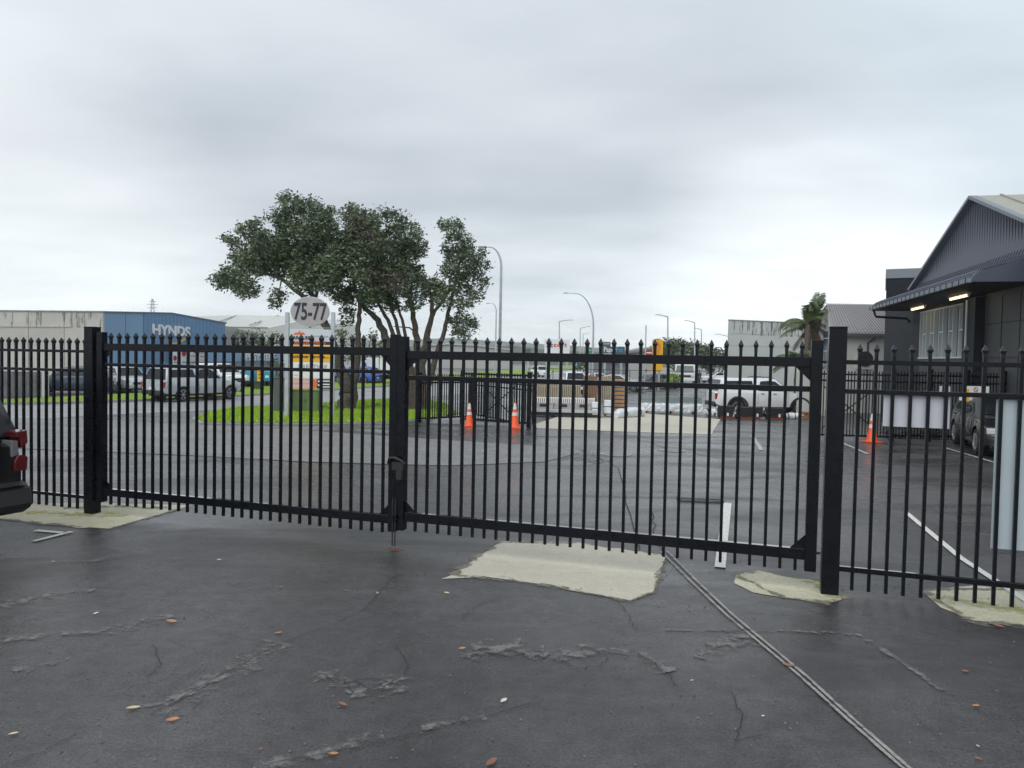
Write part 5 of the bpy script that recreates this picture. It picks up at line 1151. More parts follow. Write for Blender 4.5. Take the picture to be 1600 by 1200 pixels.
for i in range(26):
    t = i / 25; p0 = Vector((xa - .1, 40, ez)).lerp(Vector((xb, 40, ez)), t); p1 = Vector((xr, 44, rz_)).lerp(Vector((xb, 44, rz_)), t)
    MB().bar(p0 + Vector((0, 0, .04)), p1 + Vector((0, 0, .04)), .05, .06).build('roof_rib', m_gr, hs, world=True)
MB().bar((xa - .1, 39.95, ez - .1), (xb, 39.95, ez - .1), .1, .14).build('gutter', mat('gutter_grey', (.10, .10, .11), .5), hs, world=True)
gA = Vector((xa + .1, 40.3, 0)); gB = Vector((D(1276, 520, 47.6).x, 47.6, 0)); GD = (gB - gA).normalized()
def gp(x, z): return (*(gA + GD * x).xy, z)
Lg = (gB - gA).length
pts = [(0, -.6), (0, ez - .05), (Lg * .5, rz_ - .15), (Lg, ez - .05), (Lg, -.6)]; nG = Vector((GD.y, -GD.x, 0)) * .25
MB().add([Vector(gp(*p)) for p in pts] + [Vector(gp(*p)) + nG for p in pts], [(0, 1, 2, 3, 4), (9, 8, 7, 6, 5)] + [(i, (i + 1) % 5, 5 + (i + 1) % 5, 5 + i) for i in range(5)]).build('gable_wall', m_white, hs, world=True)
wall_poly('window', [(1288, 516), (1296.5, 515), (1296.5, 575), (1288, 575)], gA, GD, .05, mat('blue_glass', (.05, .12, .2), .15, spec=.7), hs, lift=.05)
for v in (516, 528, 548, 570): wall_poly('window_bar', [(1288, v), (1296.5, v), (1296.5, v + 1.2), (1288, v + 1.2)], gA, GD, .03, m_white, hs, lift=.08)
MB().lathe([(.42, 0), (.42, .12), (.36, .14), (.1, .15)], 20, (D(1351, 560, 40.2).x, 40.1, D(1351, 561, 40.2).z), 'y').build('fan_unit', m_rimd, hs, world=True); MB().box(D(1339, 560, 40.2).x, D(1365, 560, 40.2).x, 40.16, 40.3, D(1350, 577, 40.2).z, D(1350, 552, 40.2).z).build('fan_box', m_cr, hs, world=True)
p = D(1369, 521, 40); MB().tube([(p.x, 40.1, p.z), (p.x, 40.1, p.z - .25), (p.x - .3, 40.25, p.z - .5), (p.x - .3, 40.25, -.5)], .05, 8).build('downpipe', m_rimd, hs, world=True)
# boundary wall piece with small bike-like frames left out of the house: a pale leaning panel behind the gate stile
lp = G(1268, 640); lpn = thing('pale_wall_panel', 'pale wall panel with a sloping top edge seen just left of the gate stile', 'wall', (lp.x, 37.5, -.5))
wall_poly('slab', [(1246.5, 572), (1250, 575), (1272, 592), (1290, 600)], (0, 37.5), (1, 0), .15, m_cr, lpn, base=-.5)

# ------------------------------------------------------------------ the dark building on the right
W0 = Vector((14.57, 23.5, 0)); BD = Vector((.23, .973, 0)).normalized(); BN = Vector((BD.y, -BD.x, 0))    # BN points away from the yard (right)
def BP(t, off=0, z=0): p = W0 + BD * t - BN * off; return Vector((p.x, p.y, z))          # off: metres out towards the yard
m_dk1 = mat('dark_grey_wall', (.014, .017, .026), .6, spec=.25, vary=.15, scale=1.2); m_dk2 = mat('slate_cladding', (.09, .10, .135), .45, vary=.06, scale=.6, metal=.1)
m_dk3 = mat('panel_grey_wall', (.055, .060, .062), .6, vary=.12, scale=1.0); m_fas = mat('slate_blue_fascia', (.07, .078, .115), .5)
db = thing('dark_building', 'dark grey industrial building with a ribbed gable, bullnose canopy and lit tube lights', 'building', BP(0, 0, 0))
def slab(nm, t0, t1, z0, z1, o0, o1, mt, bevel=0):
    vs = [BP(t, o, z) for z in (z0, z1) for t, o in ((t0, o0), (t1, o0), (t1, o1), (t0, o1))]
    return MB().add(vs, [(0, 3, 2, 1), (4, 5, 6, 7), (0, 1, 5, 4), (1, 2, 6, 5), (2, 3, 7, 6), (3, 0, 4, 7)]).build(nm, mt, db, world=True, bevel=bevel)
slab('wall', 5.2, 10.5, -.5, 4.6, 0, -.3, m_dk1); slab('wall', -9.5, 5.2, -.5, 2.42, 0, -.3, m_dk3); slab('wall', -9.5, -1.2, 2.42, 4.9, 0, -.3, m_dk3); slab('lintel', -1.2, 5.2, 4.2, 5.0, 0, -.3, m_dk1)
slab('pilaster', -1.15, -.15, -.5, 4.25, .28, 0, m_dk1)
for t in (-2.4, -3.6, -4.8, -6.0): slab('panel_joint', t, t + .03, 0, 4.2, .012, .001, m_dk1)
for z in (1.2, 2.4, 3.4): slab('panel_joint', -9, -1.2, z, z + .025, .0125, .001, m_dk1)
# window wall with mullions
m_fr2 = mat('pale_aluminium', (.68, .71, .72), .4)
z0, z1 = 2.46, 4.18; slab('window_back', -.1, 5.15, z0, z1, -.12, -.16, mat('tinted_glazing', (.20, .24, .24), .08, spec=.8))
slab('window_sill', -.12, 5.2, z0 - .05, z0, .06, -.1, m_fr2); slab('window_head', -.12, 5.2, z1, z1 + .04, .03, -.1, m_fr2)
tm = [0, .45, .95, 1.55, 1.95, 2.55, 2.95, 3.5, 3.9, 4.4, 4.75, 5.15]
for i, t in enumerate(tm): slab('mullion', t - .022, t + .022, z0, z1, .03, -.11, m_fr2)
for a, c_ in ((.45, .95), (1.55, 1.95), (2.55, 2.95), (3.5, 3.9), (4.4, 4.75)): slab('transom', a, c_, 3.32, 3.37, .02, -.1, m_fr2)
slab('blind', .5, .93, z0 + .05, 3.25, -.10, -.115, mat('grey_blind', (.22, .26, .25), .7)); slab('blind', 1.6, 1.93, z0 + .05, 3.9, -.10, -.115, MATS['grey_blind']); slab('blind', 2.6, 2.93, z0 + .05, 4.1, -.10, -.115, MATS['grey_blind'])
p = BP(-.6, .33); MB().box(p.x - .02, p.x + .02, p.y - .02, p.y + .02, -.4, 4.2).build('downpipe', m_fr2, db, world=True)
q = BP(.15, .1); MB().tube([(q.x, q.y, -.4), (q.x, q.y, 2.4)], .05, 8).build('downpipe', m_white, db, world=True)
# gable
AP, SLP = 7.47, .37
def gz_(t): return AP - abs(t) * SLP
tl, th2 = 6.3, -8.0
pts = [(tl, 4.5), (tl, gz_(tl)), (0, AP), (th2, gz_(th2)), (th2, 4.5)]
vs = [BP(t, .02, z) for t, z in pts] + [BP(t, -.2, z) for t, z in pts]; MB().add(vs, [(0, 1, 2, 3, 4), (9, 8, 7, 6, 5)] + [(i, (i + 1) % 5, 5 + (i + 1) % 5, 5 + i) for i in range(5)]).build('gable_wall', m_dk2, db, world=True)
t = -7.9; ribs = []; rbm = MB()
# ribs run down the gable and sweep out over the canopy as a bullnose
CE = 4.38
def_prof = [(0.0, 5.35), (.10, 5.12), (.30, 4.97), (.60, 4.86), (.95, 4.78), (1.22, 4.70), (1.40, 4.60), (1.5, 4.46), (1.5, CE)]
cp = []
for t0_ in (-4.4, 6.4): cp.append([BP(t0_, o, z) for o, z in def_prof])
mb = MB(); n = len(def_prof); mb.v = [tuple(p) for p in cp[0] + cp[1]]; mb.f = [(i, i + 1, n + i + 1, n + i) for i in range(n - 1)]
mb.build('canopy_roof', m_dk2, db, world=True, fix=False, smooth=True)
while t < 6.25:
    if t > -4.35:
        pr = [BP(t, .045, gz_(t) - .06)] + [BP(t, o + .03 * (i > 5), z + .03) for i, (o, z) in enumerate(def_prof[:-1])] + [BP(t, 1.525, 4.42)]
    else: pr = [BP(t, .045, gz_(t) - .06), BP(t, .045, 4.5)]
    o_ = MB().tube(pr, .015, 4, cap=False).build('cladding_rib', m_dk2, db, world=True); t += .2
slab('barge_far', 0, 0.001, 7.4, 7.41, .3, .29, m_dk2)
for sgn, te in ((1, tl), (-1, th2)):
    a = BP(0, .1, AP + .04); c_ = BP(te, .1, gz_(te) + .04); MB().bar(a, c_, .22, .1).build('barge_board', mat('pale_barge', (.20, .225, .26), .5), db, world=True)
# roof planes going back
rv = [BP(0, .05, AP + .08), BP(th2, .05, gz_(th2) + .08), BP(th2, -14, gz_(th2) + .08), BP(0, -14, AP + .08), BP(tl, -14, gz_(tl) + .08), BP(tl, .05, gz_(tl) + .08)]
MB().add(rv, [(0, 1, 2, 3), (0, 3, 4, 5)]).build('roof', mat('beige_roof', (.36, .345, .30), .6, vary=.05), db, world=True, fix=False)
for k in range(1, 20): MB().bar(BP(0, -.7 * k, AP + .1), BP(th2, -.7 * k, gz_(th2) + .1), .05, .05).build('roof_rib', MATS['beige_roof'], db, world=True)
slab('far_eave_gutter', 6.3, 6.42, 5.0, 5.14, .1, -14, m_fas)
# canopy: fascia clips, soffit, near end panel
slab('soffit', -4.4, 6.4, CE - .04, CE, 1.42, -.02, m_dk1); slab('gutter', -4.42, 6.42, CE - .02, CE + .1, 1.6, 1.49, MATS['pale_barge'])
for k in range(22): t = -4.3 + k * .5; slab('gutter_clip', t, t + .035, CE - .03, CE + .115, 1.612, 1.6, m_dk1)
ep = [(o, z) for o, z in def_prof] + [(0, CE)]; vs = [BP(-4.4, o, z - .005) for o, z in ep] + [BP(-4.46, o, z - .005) for o, z in ep]; k = len(ep)
MB().add(vs, [tuple(range(k)), tuple(range(k, 2 * k))[::-1]] + [(i, (i + 1) % k, k + (i + 1) % k, k + i) for i in range(k)]).build('canopy_end_panel', m_fas, db, world=True)
for t in (-4.2, 6.2): pass
# tube lights under the canopy (lit in the photograph)
m_tube = mat('tube_light', (1, .74, .42), .4, emit=2.2)
for u, v in ((1498.5, 464.8), (1434.5, 481.8)):
    d = ray(u, v); k = (CE - .12 - CAM_H) / d.z; p = d * k + Vector((0, 0, CAM_H)); r_ = thing('tube_light', 'lit tube light under the canopy, ' + ('nearer the viewer, above the right end of the windows' if u > 1450 else 'farther one, above the left end of the windows'), 'light', (p.x, p.y, CE - .12), math.atan2(BD.y, BD.x), 'tube lights under the canopy')
    MB().tube([(-.75, 0, 0), (.75, 0, 0)], .035, 8).build('tube', m_tube, r_); MB().box(-.8, .8, -.06, .06, .04, .085).build('housing', m_white, r_); MB().box(-.8, -.76, -.03, .03, -.03, .04).build('end_cap', m_white, r_); MB().box(.76, .8, -.03, .03, -.03, .04).build('end_cap', m_white, r_)
# far block with parapet
b0 = BP(10.5, 0, 0); fx = D(1379, 500, 33.7)
blk = thing('parapet_block', 'flat topped dark block with a paler parapet band behind the far end of the canopy', 'building', (b0.x, b0.y, -.5))
def bslab(nm, z0, z1, e, mt):
    KD = Vector((.45, .893, 0)); KN = Vector((.893, -.45, 0)); vs = [b0 + KN * x + KD * y + Vector((0, 0, z)) for z in (z0, z1) for x, y in ((-e, -e), (7, -e), (7, 6), (-e, 6))]
    MB().add(vs, [(0, 3, 2, 1), (4, 5, 6, 7), (0, 1, 5, 4), (1, 2, 6, 5), (2, 3, 7, 6), (3, 0, 4, 7)]).build(nm, mt, blk, world=True)
bslab('wall', -.6, 6.1, 0, m_dk1); bslab('parapet_band', 6.1, 6.52, .04, MATS['pale_barge'])
q = BP(6.1, 1.3); MB().tube([BP(6.3, 1.45, CE), BP(6.3, 1.35, CE - .28), BP(6.3, .2, CE - .35), BP(6.3, .08, CE - .5)], .05, 8).build('downpipe', m_dk1, db, world=True)
# warning sign on the fence by the black car, dead vine on the fence
sp_ = G(1540, 694); Yw = 18.9
ws = thing('warning_sign', 'small white warning notice with a red prohibition ring and yellow panel on the back fence', 'sign', (D(1530, 600, Yw).x, Yw, 0))
def wpan(nm, u0, v0, u1, v1, mt, l=0): a = D(u0, v0, Yw); c_ = D(u1, v1, Yw); MB().box(a.x, c_.x, Yw - .012 - l, Yw - l, c_.z, a.z).build(nm, mt, ws, world=True)
wpan('panel', 1506.5, 603, 1545, 614, m_white); wpan('yellow_panel', 1506.5, 608, 1513, 627, m_yel, .013); wpan('panel', 1499, 614.5, 1521, 626, m_white, .0)
q = D(1524, 608.5, Yw); MB().lathe([(.06, -.002), (.06, .002)], 20, (q.x, Yw - .02, q.z), 'y').build('red_ring', m_red, ws, world=True); MB().lathe([(.044, -.003), (.044, .001)], 20, (q.x, Yw - .0225, q.z), 'y').build('ring_centre', m_white, ws, world=True); MB().bar((q.x - .04, Yw - .029, q.z + .04), (q.x + .04, Yw - .029, q.z - .04), .006, .014).build('red_bar', m_red, ws, world=True)
vn = MB(); g = random.Random(9); Yv = G(1440, 690).y + .05
for k in range(60):
    u = g.uniform(1400, 1480); v = g.uniform(590, 625); p = D(u, v, Yv); q2 = p.copy(); pts = [p]
    for j in range(4): q2 = q2 + Vector((g.uniform(-.16, .16), g.uniform(-.06, .06), g.uniform(-.12, .1))); pts.append(q2.copy())
    vn.tube(pts, .006, 3)
vn.build('bare_vine', mat('vine_twig', (.05, .04, .035), .9), None, kind='stuff')
rk = [tuple(G(u, 687) + Vector((0, .5, .12))) + (.3,) for u in range(1395, 1500, 12)]
props(foliage(rk, 260, .06, mat('garden_leaf', (.03, .04, .02), .8, col2=(.12, .10, .06), scale=8, island=.5), None, 'ground_cover', 33, .4), None, None, None, 'stuff')

# ------------------------------------------------------------------ goods stacked in the yard
m_beige = mat('beige_slat', (.42, .36, .27), .6, vary=.15, scale=4); m_brown = mat('brown_board', (.30, .17, .10), .7, vary=.25, scale=6); m_wrap = mat('plastic_wrap', (.74, .78, .82), .25, vary=.14, scale=5, coat=.4)
m_shade = mat('shaded_stack', (.13, .105, .075), .8, vary=.3, scale=6); m_tim = mat('raw_timber', (.42, .22, .09), .75, vary=.25, scale=6); m_deck = mat('grey_deck', (.42, .43, .44), .5, vary=.1, scale=3)  # m_shade: shade between the slats painted into the darker backing colour
Yt = G(880, 652).y; ag = -.07
def loc(u, Y): return D(u, 600, Y).x
tr = thing('flat_trailer', 'low flat deck trailer with a pale steel edge carrying the beige slat bundle', 'trailer', (loc(882, Yt), Yt, gz(Yt)), ag); gt = gz(Yt)
wz = lambda u0, u1, Y: (u1 - u0) / FPX * Y
w = wz(826, 940, Yt); MB().box(-w / 2, w / 2, 0, 2.0, .20, .34).build('deck', m_galv, tr, bevel=.01); MB().box(-w / 2 + .1, w / 2 - .1, .1, 1.9, .05, .2).build('chassis', m_plastic, tr)
for x in (-.5, .45):
    for y in (.12, 1.88): MB().lathe([(.16, -.08), (.16, .08), (.1, .1)], 18, (x, y + .1, .16), 'y').build('wheel', m_tyre, tr)
for x in (-w / 2 + .1, w / 2 - .15): MB().box(x, x + .08, -.05, .0, .22, .3).build('marker_light', m_white, tr)
# concrete blocks on the deck
for i, (u0, u1) in enumerate(((832, 866), (866.5, 898), (898.5, 925))):
    x0 = loc(u0, Yt); x1 = loc(u1, Yt); t_ = thing('grey_crate', ('left', 'middle', 'right')[i] + ' of the three low grey crates along the trailer deck', 'crate', ((x0 + x1) / 2, Yt + .15 - ((x0 + x1) / 2 - loc(882, Yt)) * .0, gt + .345), ag, 'grey crates on the trailer'); h = .26; w_ = (x1 - x0) / 2 - .01
    MB().box(-w_, w_, 0, .7, 0, h).build('body', mat('crate_grey', (.36, .345, .33), .8, vary=.15, scale=5), t_, bevel=.01); MB().box(-.14, .14, -.006, .0, .08, h - .05).build('opening', m_plastic, t_)
def bundle(nm, label, cat, u0, u1, v0, v1, Y, n, mt, dep=.25, lean=0, rails=2, group=None):
    x0 = loc(u0, Y); x1 = loc(u1, Y); z1 = D(u0, v0, Y).z; z0 = D(u0, v1, Y).z; t_ = thing(nm, label, cat, ((x0 + x1) / 2, Y, z0), ag, group); w_ = (x1 - x0); proto = None
    for i in range(n):
        x = -w_ / 2 + w_ * (i + .5) / n
        if proto is None: proto = MB().box(-w_ / n * .3, w_ / n * .3, 0, .03, 0, z1 - z0).build('slat', mt, t_, loc=(x, 0, 0))
        else: inst(proto, t_, (x, random.uniform(-.01, .01), random.uniform(-.03, .01)))
    for k in range(rails): z = (z1 - z0) * (.15 + .7 * k / max(1, rails - 1)); MB().box(-w_ / 2, w_ / 2, .031, .07, z, z + .05).build('rail', mt, t_)
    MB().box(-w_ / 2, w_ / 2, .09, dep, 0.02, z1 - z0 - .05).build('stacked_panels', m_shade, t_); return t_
bundle('slat_panel_bundle', 'bundle of beige upright slat panels on the left half of the trailer', 'bundle', 833, 872, 598, 636, Yt + .5, 14, m_beige, group='slat bundles on the trailer')
bundle('slat_panel_bundle', 'bundle of beige upright slat panels in the middle under the white pickup roof', 'bundle', 874, 908, 597, 636, Yt + .55, 12, m_beige, group='slat bundles on the trailer')
bundle('slat_panel_bundle', 'brown slatted bundle with speckled boards right of the beige ones', 'bundle', 911, 934, 586, 634, Yt + .9, 9, m_brown, group='slat bundles on the trailer')
bundle('slat_panel_bundle', 'lighter brown slatted bundle between the speckled one and the timber stack', 'bundle', 936, 956, 587, 632, Yt + 1.1, 7, m_beige, group='slat bundles on the trailer')
bundle('low_slat_rack', 'low white slatted rack standing on the trailer in front of the beige bundles', 'rack', 833, 930, 620, 634, Yt + .3, 32, m_white, .06, group=None)
Ys = Yt + 1.6; tsk = thing('timber_stack', 'stack of orange brown boards with a wrapped top beside the brown bundles', 'timber stack', (loc(956, Ys), Ys, gz(Ys)), ag); hh = D(960, 588, Ys).z - gz(Ys); nb = 9; pr_ = None
for i in range(nb):
    z = .12 + (hh - .2) * i / nb
    for x0, x1 in ((-.35, .62),):
        x0 += random.uniform(-.05, .05); x1 += random.uniform(-.06, .06)
        MB().box(x0, x1, random.uniform(0, .05), .9, z, z + (hh - .2) / nb * .62).build('board', m_tim, tsk); MB().box(x0 + .06, x0 + .14, 0.02, .85, z + (hh - .2) / nb * .62, z + (hh - .2) / nb).build('spacer', m_tyre, tsk)
for x in (-.3, .45): MB().box(x, x + .1, 0, .9, 0, .12).build('bearer', m_tim, tsk)
def wrapped(nm, label, u0, v0, u1, v1, Y, r, mt=None, ang=0, end=None):
    a = D(u0, v0, Y); c_ = D(u1, v1, Y + end if end else Y); t_ = thing(nm, label, 'wrapped bundle', (a.x, a.y, gz(Y)), 0, 'plastic wrapped bundles'); g = random.Random(int(u0))
    P_ = [a.lerp(c_, i / 12) for i in range(13)]; rr_ = [r * (.55 if i in (0, 12) else g.uniform(.85, 1.12)) for i in range(13)]
    for q_, rq in zip(P_, rr_): q_.z = gz(q_.y) + rq * .62 + .03 + (q_.z - gz(q_.y) > .6) * 0
    mb = MB(); mb.tube(P_, rr_, 10); o_ = mb.build('wrap', mt or m_wrap, t_, world=True, smooth=True)
    for k in (3, 9): MB().lathe([(rr_[k] * 1.04, -.03), (rr_[k] * 1.04, .03)], 12).build('strap', m_plastic, t_, loc=P_[k] - Vector(t_.location)).rotation_euler = (P_[k + 1] - P_[k]).to_track_quat('Z', 'Y').to_euler()
    return t_
wrapped('wrapped_bundle', 'long white plastic wrapped bundle lying slanted right of the trailer', 962, 648, 1004, 636, Yt + .2, .24, end=2.6)
for (u, v0, v1, w_, lab) in ((932, 628, 648, 10, 'upright white wrapped block at the right end of the trailer'), (950, 625, 646, 9, 'upright white wrapped block in front of the timber stack')):
    Yq = Yt + (.1 if u < 940 else .7); x = loc(u, Yq); z0 = D(u, v1, Yq).z; z1 = D(u, v0, Yq).z; t_ = thing('wrapped_block', lab, 'wrapped bundle', (x, Yq, z0), ag, 'upright wrapped blocks'); hw_ = w_ / FPX * Yq / 2 * 1.2
    MB().box(-hw_, hw_, -.15, .2, 0, z1 - z0).build('wrap', m_wrap, t_, bevel=.03); MB().box(-hw_ - .005, hw_ + .005, -.155, .205, (z1 - z0) * .5, (z1 - z0) * .5 + .03).build('strap', m_plastic, t_)
# galvanised beams on the wrapped tubes
Yg = G(1050, 646).y; gg = gz(Yg)
gb = thing('steel_beam_bundle', 'two long galvanised steel beams lying on top of the wrapped tube pack', 'steel beams', (loc(1050, Yg), Yg, gg + .52), -.04); w_ = wz(1004, 1098, Yg)
for y, z in ((0, 0), (.0, .17), (.3, .0), (.3, .17)):
    mb = MB(); mb.box(-w_ / 2, w_ / 2, y, y + .012, z, z + .15); mb.box(-w_ / 2, w_ / 2, y + .012, y + .1, z, z + .012); mb.box(-w_ / 2, w_ / 2, y + .012, y + .1, z + .138, z + .15); mb.build('beam', mat('beam_galvanised', (.27, .32, .33), .45, .3, vary=.1), gb)
tp = thing('wrapped_tube_pack', 'pack of white plastic wrapped steel tubes strapped on timber bearers', 'tube pack', (loc(1050, Yg), Yg, gg), -.04); prt = None
for r__ in range(4):
    for c__ in range(5):
        g = random.uniform(-.06, .06); x0 = -w_ / 2 + g; x1 = w_ / 2 + g * .5
        MB().box(x0, x1, -.1 + c__ * .12, -.1 + c__ * .12 + .105, .12 + r__ * .1, .12 + r__ * .1 + .085).build('tube', m_wrap if (r__ + c__) % 3 else mat('tube_pale', (.48, .52, .56), .35, vary=.2, scale=7), tp, bevel=.012)
for x in (-w_ / 2 + .3, 0, w_ / 2 - .4): MB().box(x, x + .1, -.1, .55, 0, .12).build('bearer', m_tim, tp)
nb_ = 40; fv = []; g = random.Random(2)
for z_ in (.115, .22, .33, .43, .515):
    for i in range(nb_ + 1): fv.append((-w_ / 2 - .03 + (w_ + .06) * i / nb_, -.125 + g.uniform(-.02, .018) + (.05 if z_ > .5 else 0), z_ + g.uniform(-.012, .012)))
MB().add(fv, [(r_ * (nb_ + 1) + i, r_ * (nb_ + 1) + i + 1, (r_ + 1) * (nb_ + 1) + i + 1, (r_ + 1) * (nb_ + 1) + i) for r_ in range(4) for i in range(nb_)]).build('plastic_film', m_wrap, tp, fix=False)
for x in (-w_ * .18, w_ * .3): MB().box(x, x + .03, -.158, .52, .1, .53).build('strap', m_white, tp)
# black tube packs in front of the white pickup
def blackpack(u0, u1, v0, v1, label, seed, rows=4):
    Y = G((u0 + u1) / 2, v1).y; z0 = gz(Y); z1 = D(u0, v0, Y).z; w_ = wz(u0, u1, Y); t_ = thing('black_tube_pack', label, 'tube pack', (loc((u0 + u1) / 2, Y), Y, z0), -.05, 'black tube packs with white end caps'); g = random.Random(seed); hh = (z1 - z0 - .1) / rows
    for r__ in range(rows):
        for c__ in range(4):
            s_ = g.uniform(-.08, .05); MB().box(-w_ / 2 + s_, w_ / 2, c__ * .14, c__ * .14 + .125, .1 + r__ * hh, .1 + r__ * hh + hh * .9).build('tube', m_tyre if (r__ + c__) % 2 else m_plastic, t_)
            if g.random() < .55: MB().box(-w_ / 2 + s_ - .03, -w_ / 2 + s_, c__ * .14 + .01, c__ * .14 + .115, .11 + r__ * hh, .1 + r__ * hh + hh * .85).build('end_cap', m_white, t_)
    m_redt = mat('red_primer', (.22, .04, .02), .7)
    MB().box(-w_ / 2 + .1, w_ / 2 - .1, -.01, .08, 0, .09).build('bearer', m_redt, t_); MB().box(-w_ / 2 + .1, w_ / 2 - .1, .4, .5, 0, .1).build('bearer', m_redt, t_)
    x = g.uniform(-.2, .3) * w_; MB().box(x, x + .09, -.015, -.001, .12, .26).build('label_tag', m_white, t_)
blackpack(1124, 1150, 634, 654, 'black tube pack at the rear wheel of the white pickup, leftmost of three', 3); blackpack(1151, 1193, 636, 655, 'middle black tube pack in front of the white pickup', 4); blackpack(1199, 1230, 637, 656, 'right black tube pack in front of the white pickup', 5, 3)
wrapped('wrapped_bundle', 'small white wrapped bundle on the ground at the right end of the black tube packs', 1226, 652, 1246, 652, G(1236, 655).y, .17)
wrapped('wrapped_bundle', 'white wrapped roll between the silver tube pack and the black tube packs', 1102, 648, 1118, 650, G(1110, 651).y, .22)
t_ = thing('timber_offcuts', 'small pile of orange timber offcuts beside the gate stile', 'timber', G(1262, 655), .1)
for i in range(5): MB().cbox((random.uniform(-.3, .3), random.uniform(0, .3), .05 + .07 * i), .5, .09, .06, random.uniform(-.4, .4)).build('offcut', m_tim, t_)
# plant hire machines by the verge
m_cy = mat('machine_cyan', (.03, .28, .45), .4, vary=.1); 
def machine(u0, u1, v0, v1, label):
    Y = G((u0 + u1) / 2, v1).y; x = loc((u0 + u1) / 2, Y); w_ = wz(u0, u1, Y); h = D(u0, v0, Y).z - gz(Y); t_ = thing('plant_trailer', label, 'machine', (x, Y, gz(Y)), 0, 'blue hire machines beyond the street')
    MB().prism([(-w_ / 2, h * .4), (-w_ / 2, h * .95), (-w_ * .3, h), (w_ * .4, h), (w_ / 2, h * .8), (w_ / 2, h * .4)], 'y', 0, 1.1).build('hood', m_cy, t_, bevel=.03); MB().box(-w_ / 2, w_ / 2, .1, 1.0, h * .3, h * .4).build('frame', m_plastic, t_)
    for s_ in (-1, 1): MB().lathe([(.28, -.08), (.28, .08), (.1, .09)], 16, (s_ * w_ * .25, .1, .28), 'y').build('wheel', m_tyre, t_)
    MB().box(-w_ * .2, w_ * .2, -.01, 0, h * .6, h * .75).build('decal', m_white, t_)
machine(383, 393, 580, 607, 'blue hire machine left of the dark green bin'); machine(410, 424, 580, 606, 'blue hire machine right of the dark green bin')
Y = G(401, 611).y; t_ = thing('green_bin', 'dark green bin standing on the far verge', 'bin', (loc(401, Y), Y, gz(Y))); h = D(401, 596, Y).z - gz(Y); MB().box(-.32, .32, 0, .6, .05, h - .06).build('body', mat('bin_green', (.03, .06, .03), .6), t_, bevel=.03); MB().box(-.35, .35, -.03, .62, h - .06, h).build('lid', mat('bin_green', (.03, .06, .03), .6), t_)
for x in (-.25, .25): MB().lathe([(.09, -.03), (.09, .03)], 12, (x, .55, .09), 'y').build('wheel', m_tyre, t_)
t_ = thing('yellow_barrier', 'small yellow barrier board with dark spots behind the green bin', 'barrier', (loc(405, Y + 1), Y + 1, gz(Y))); MB().box(-.15, .15, 0, .05, .0, 1.5).build('board', m_yel, t_)
for z in (.9, 1.15, 1.38): MB().lathe([(.05, -.01), (.05, .01)], 12, (0, -.01, z), 'y').build('spot', m_plastic, t_)

# ------------------------------------------------------------------ fallen leaves and litter
m_lf = [mat('leaf_orange', (.42, .20, .08), .5, vary=.2, scale=20), mat('leaf_pale', (.60, .48, .30), .5, vary=.2, scale=20), mat('leaf_brown', (.24, .11, .07), .6, vary=.2, scale=20), mat('leaf_white', (.62, .62, .56), .5)]
def leaf_mesh(mt):
    mb = MB(); n = 7; L_ = .5
    for i in range(n):
        t = i / (n - 1); w_ = .21 * math.sin(math.pi * min(1, t * .96 + .02)) ** .8; z = .10 * (2 * t - 1) ** 2
        mb.v += [(t - .5, -w_, z + .10 * w_ / .2), (t - .5, 0, z), (t - .5, w_, z + .16 * w_ / .2)]
    mb.f = [(3 * i + j, 3 * i + 3 + j, 3 * i + 4 + j, 3 * i + 1 + j) for i in range(n - 1) for j in range(2)]
    me = bpy.data.meshes.new('leaf'); me.from_pydata(mb.v, [], mb.f); me.materials.append(mt); return me
lms = [leaf_mesh(m_) for m_ in m_lf]
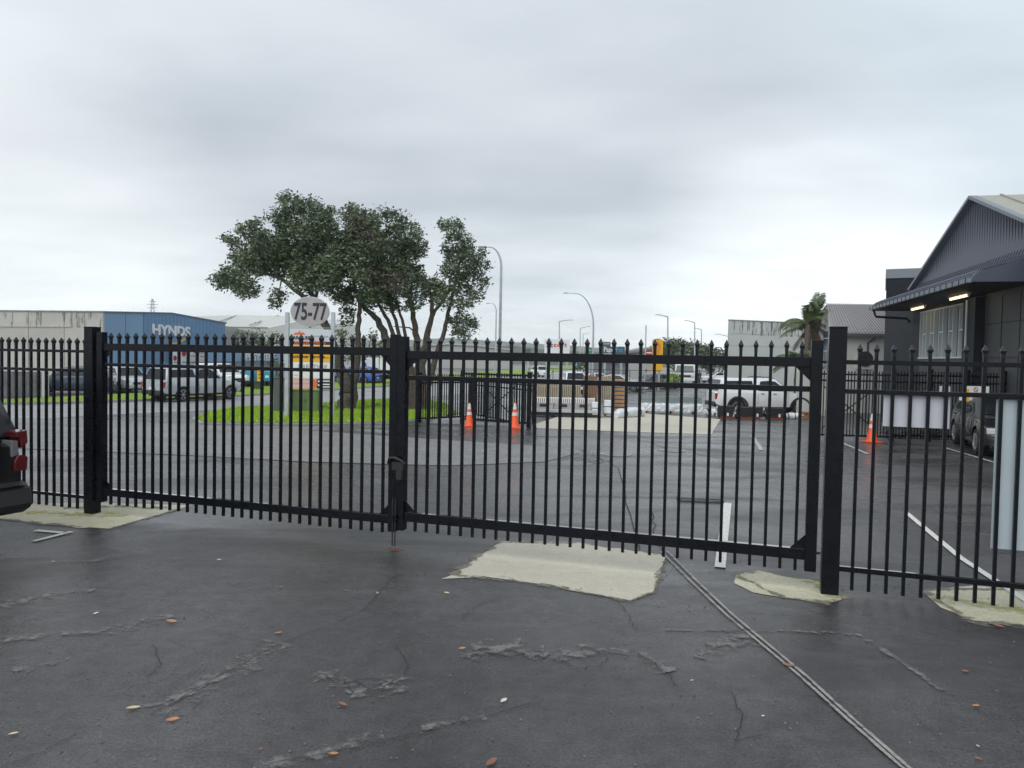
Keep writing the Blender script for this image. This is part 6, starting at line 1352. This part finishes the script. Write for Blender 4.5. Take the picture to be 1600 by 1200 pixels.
LV = [(268, 973, 14, 0, 'orange curled leaf left of centre, farthest of the three on the left'), (208, 1109, 16, 1, 'pale long leaf at lower left, left of the orange one'), (270, 1127, 15, 0, 'orange broad leaf at lower left right of the pale one'), (435, 991, 10, 0, 'small tan leaf beside the long worn streak'),
      (535, 1103, 14, 2, 'reddish brown leaf below the curved worn patch'), (722, 1015, 10, 0, 'yellow leaf at the left tip of the long worn streak'), (787, 1097, 13, 3, 'white leaf lying alone low in the middle'), (520, 1181, 15, 0, 'orange leaf on the pale streak at the bottom edge'),
      (768, 1194, 20, 2, 'red brown leaf at the very bottom near the middle'), (21, 1149, 10, 1, 'tan leaf near the lower left corner'), (83, 879, 6, 0, 'tiny orange leaf below the white paint mark on the left'), (541, 924, 7, 2, 'tiny russet leaf below the left gate leaf'),
      (698, 928, 8, 1, 'tiny pale leaf left of the large concrete patch'), (439, 919, 6, 0, 'tiny orange leaf far below the left gate'), (1232, 1042, 15, 2, 'brown leaf lying on the diagonal joint'), (1525, 1105, 9, 0, 'small orange leaf at lower right'), (1528, 1188, 9, 2, 'brown leaf in the lower right corner'),
      (1508, 1051, 10, 2, 'reddish leaf near the right edge'), (1560, 980, 12, 2, 'dark leaf beside the far right concrete pad'), (1192, 1121, 6, 3, 'white crumb in the lower right asphalt'), (1528, 1168, 6, 3, 'white crumb near the lower right corner'), (407, 1173, 7, 2, 'small brown leaf above the bottom streak'), (590, 928, 6, 3, 'white crumb below the centre of the gate'),
      (342, 876, 6, 1, 'tiny tan leaf under the middle of the left gate leaf'), (1081, 1065, 5, 1, 'tiny yellow leaf left of the diagonal joint'), (150, 960, 7, 3, 'white crumb on the far left worn streak')]
for u, v, s, k, lab in LV:
    p = G(u, v); o = bpy.data.objects.new('fallen_leaf', lms[k]); COL.objects.link(o); o.location = p + Vector((0, 0, .008)); sc = s / FPX * (p - Vector((0, 0, CAM_H))).length * 1.1; o.scale = (sc, sc, sc * .8); o.rotation_euler = (random.uniform(-.15, .15), random.uniform(-.15, .15), random.uniform(-.7, .9) + (1.2 if k == 3 else 0))
    props(o, lab, 'leaf', 'fallen leaves on the wet asphalt')
# gravel crumbs
mb = MB()
for _ in range(420):
    u = random.uniform(0, 1600); v = 830 + 370 * random.random() ** 1.3; p = G(u, v); s = random.uniform(.003, .009); mb.lathe([(s, 0), (s * .8, s * .8)], 5, (p.x, p.y, .001), ang0=random.random())
mb.build('gravel', mat('gravel_crumb', (.14, .135, .13), .8, vary=.5, scale=3), kind='stuff', fix=False)

# ------------------------------------------------------------------ rainy air
hm = bpy.data.materials.new('rain_haze'); hm.use_nodes = True; t_n = hm.node_tree; t_n.nodes.clear()
ho = t_n.nodes.new('ShaderNodeOutputMaterial'); hv = t_n.nodes.new('ShaderNodeVolumePrincipled'); hv.inputs['Density'].default_value = HAZE; hv.inputs['Color'].default_value = (.93, .95, .97, 1)
t_n.links.new(hv.outputs[0], ho.inputs['Volume'])
MB().box(-1300, 1300, -40, 1150, -2, 45).build('haze', hm, kind='stuff')
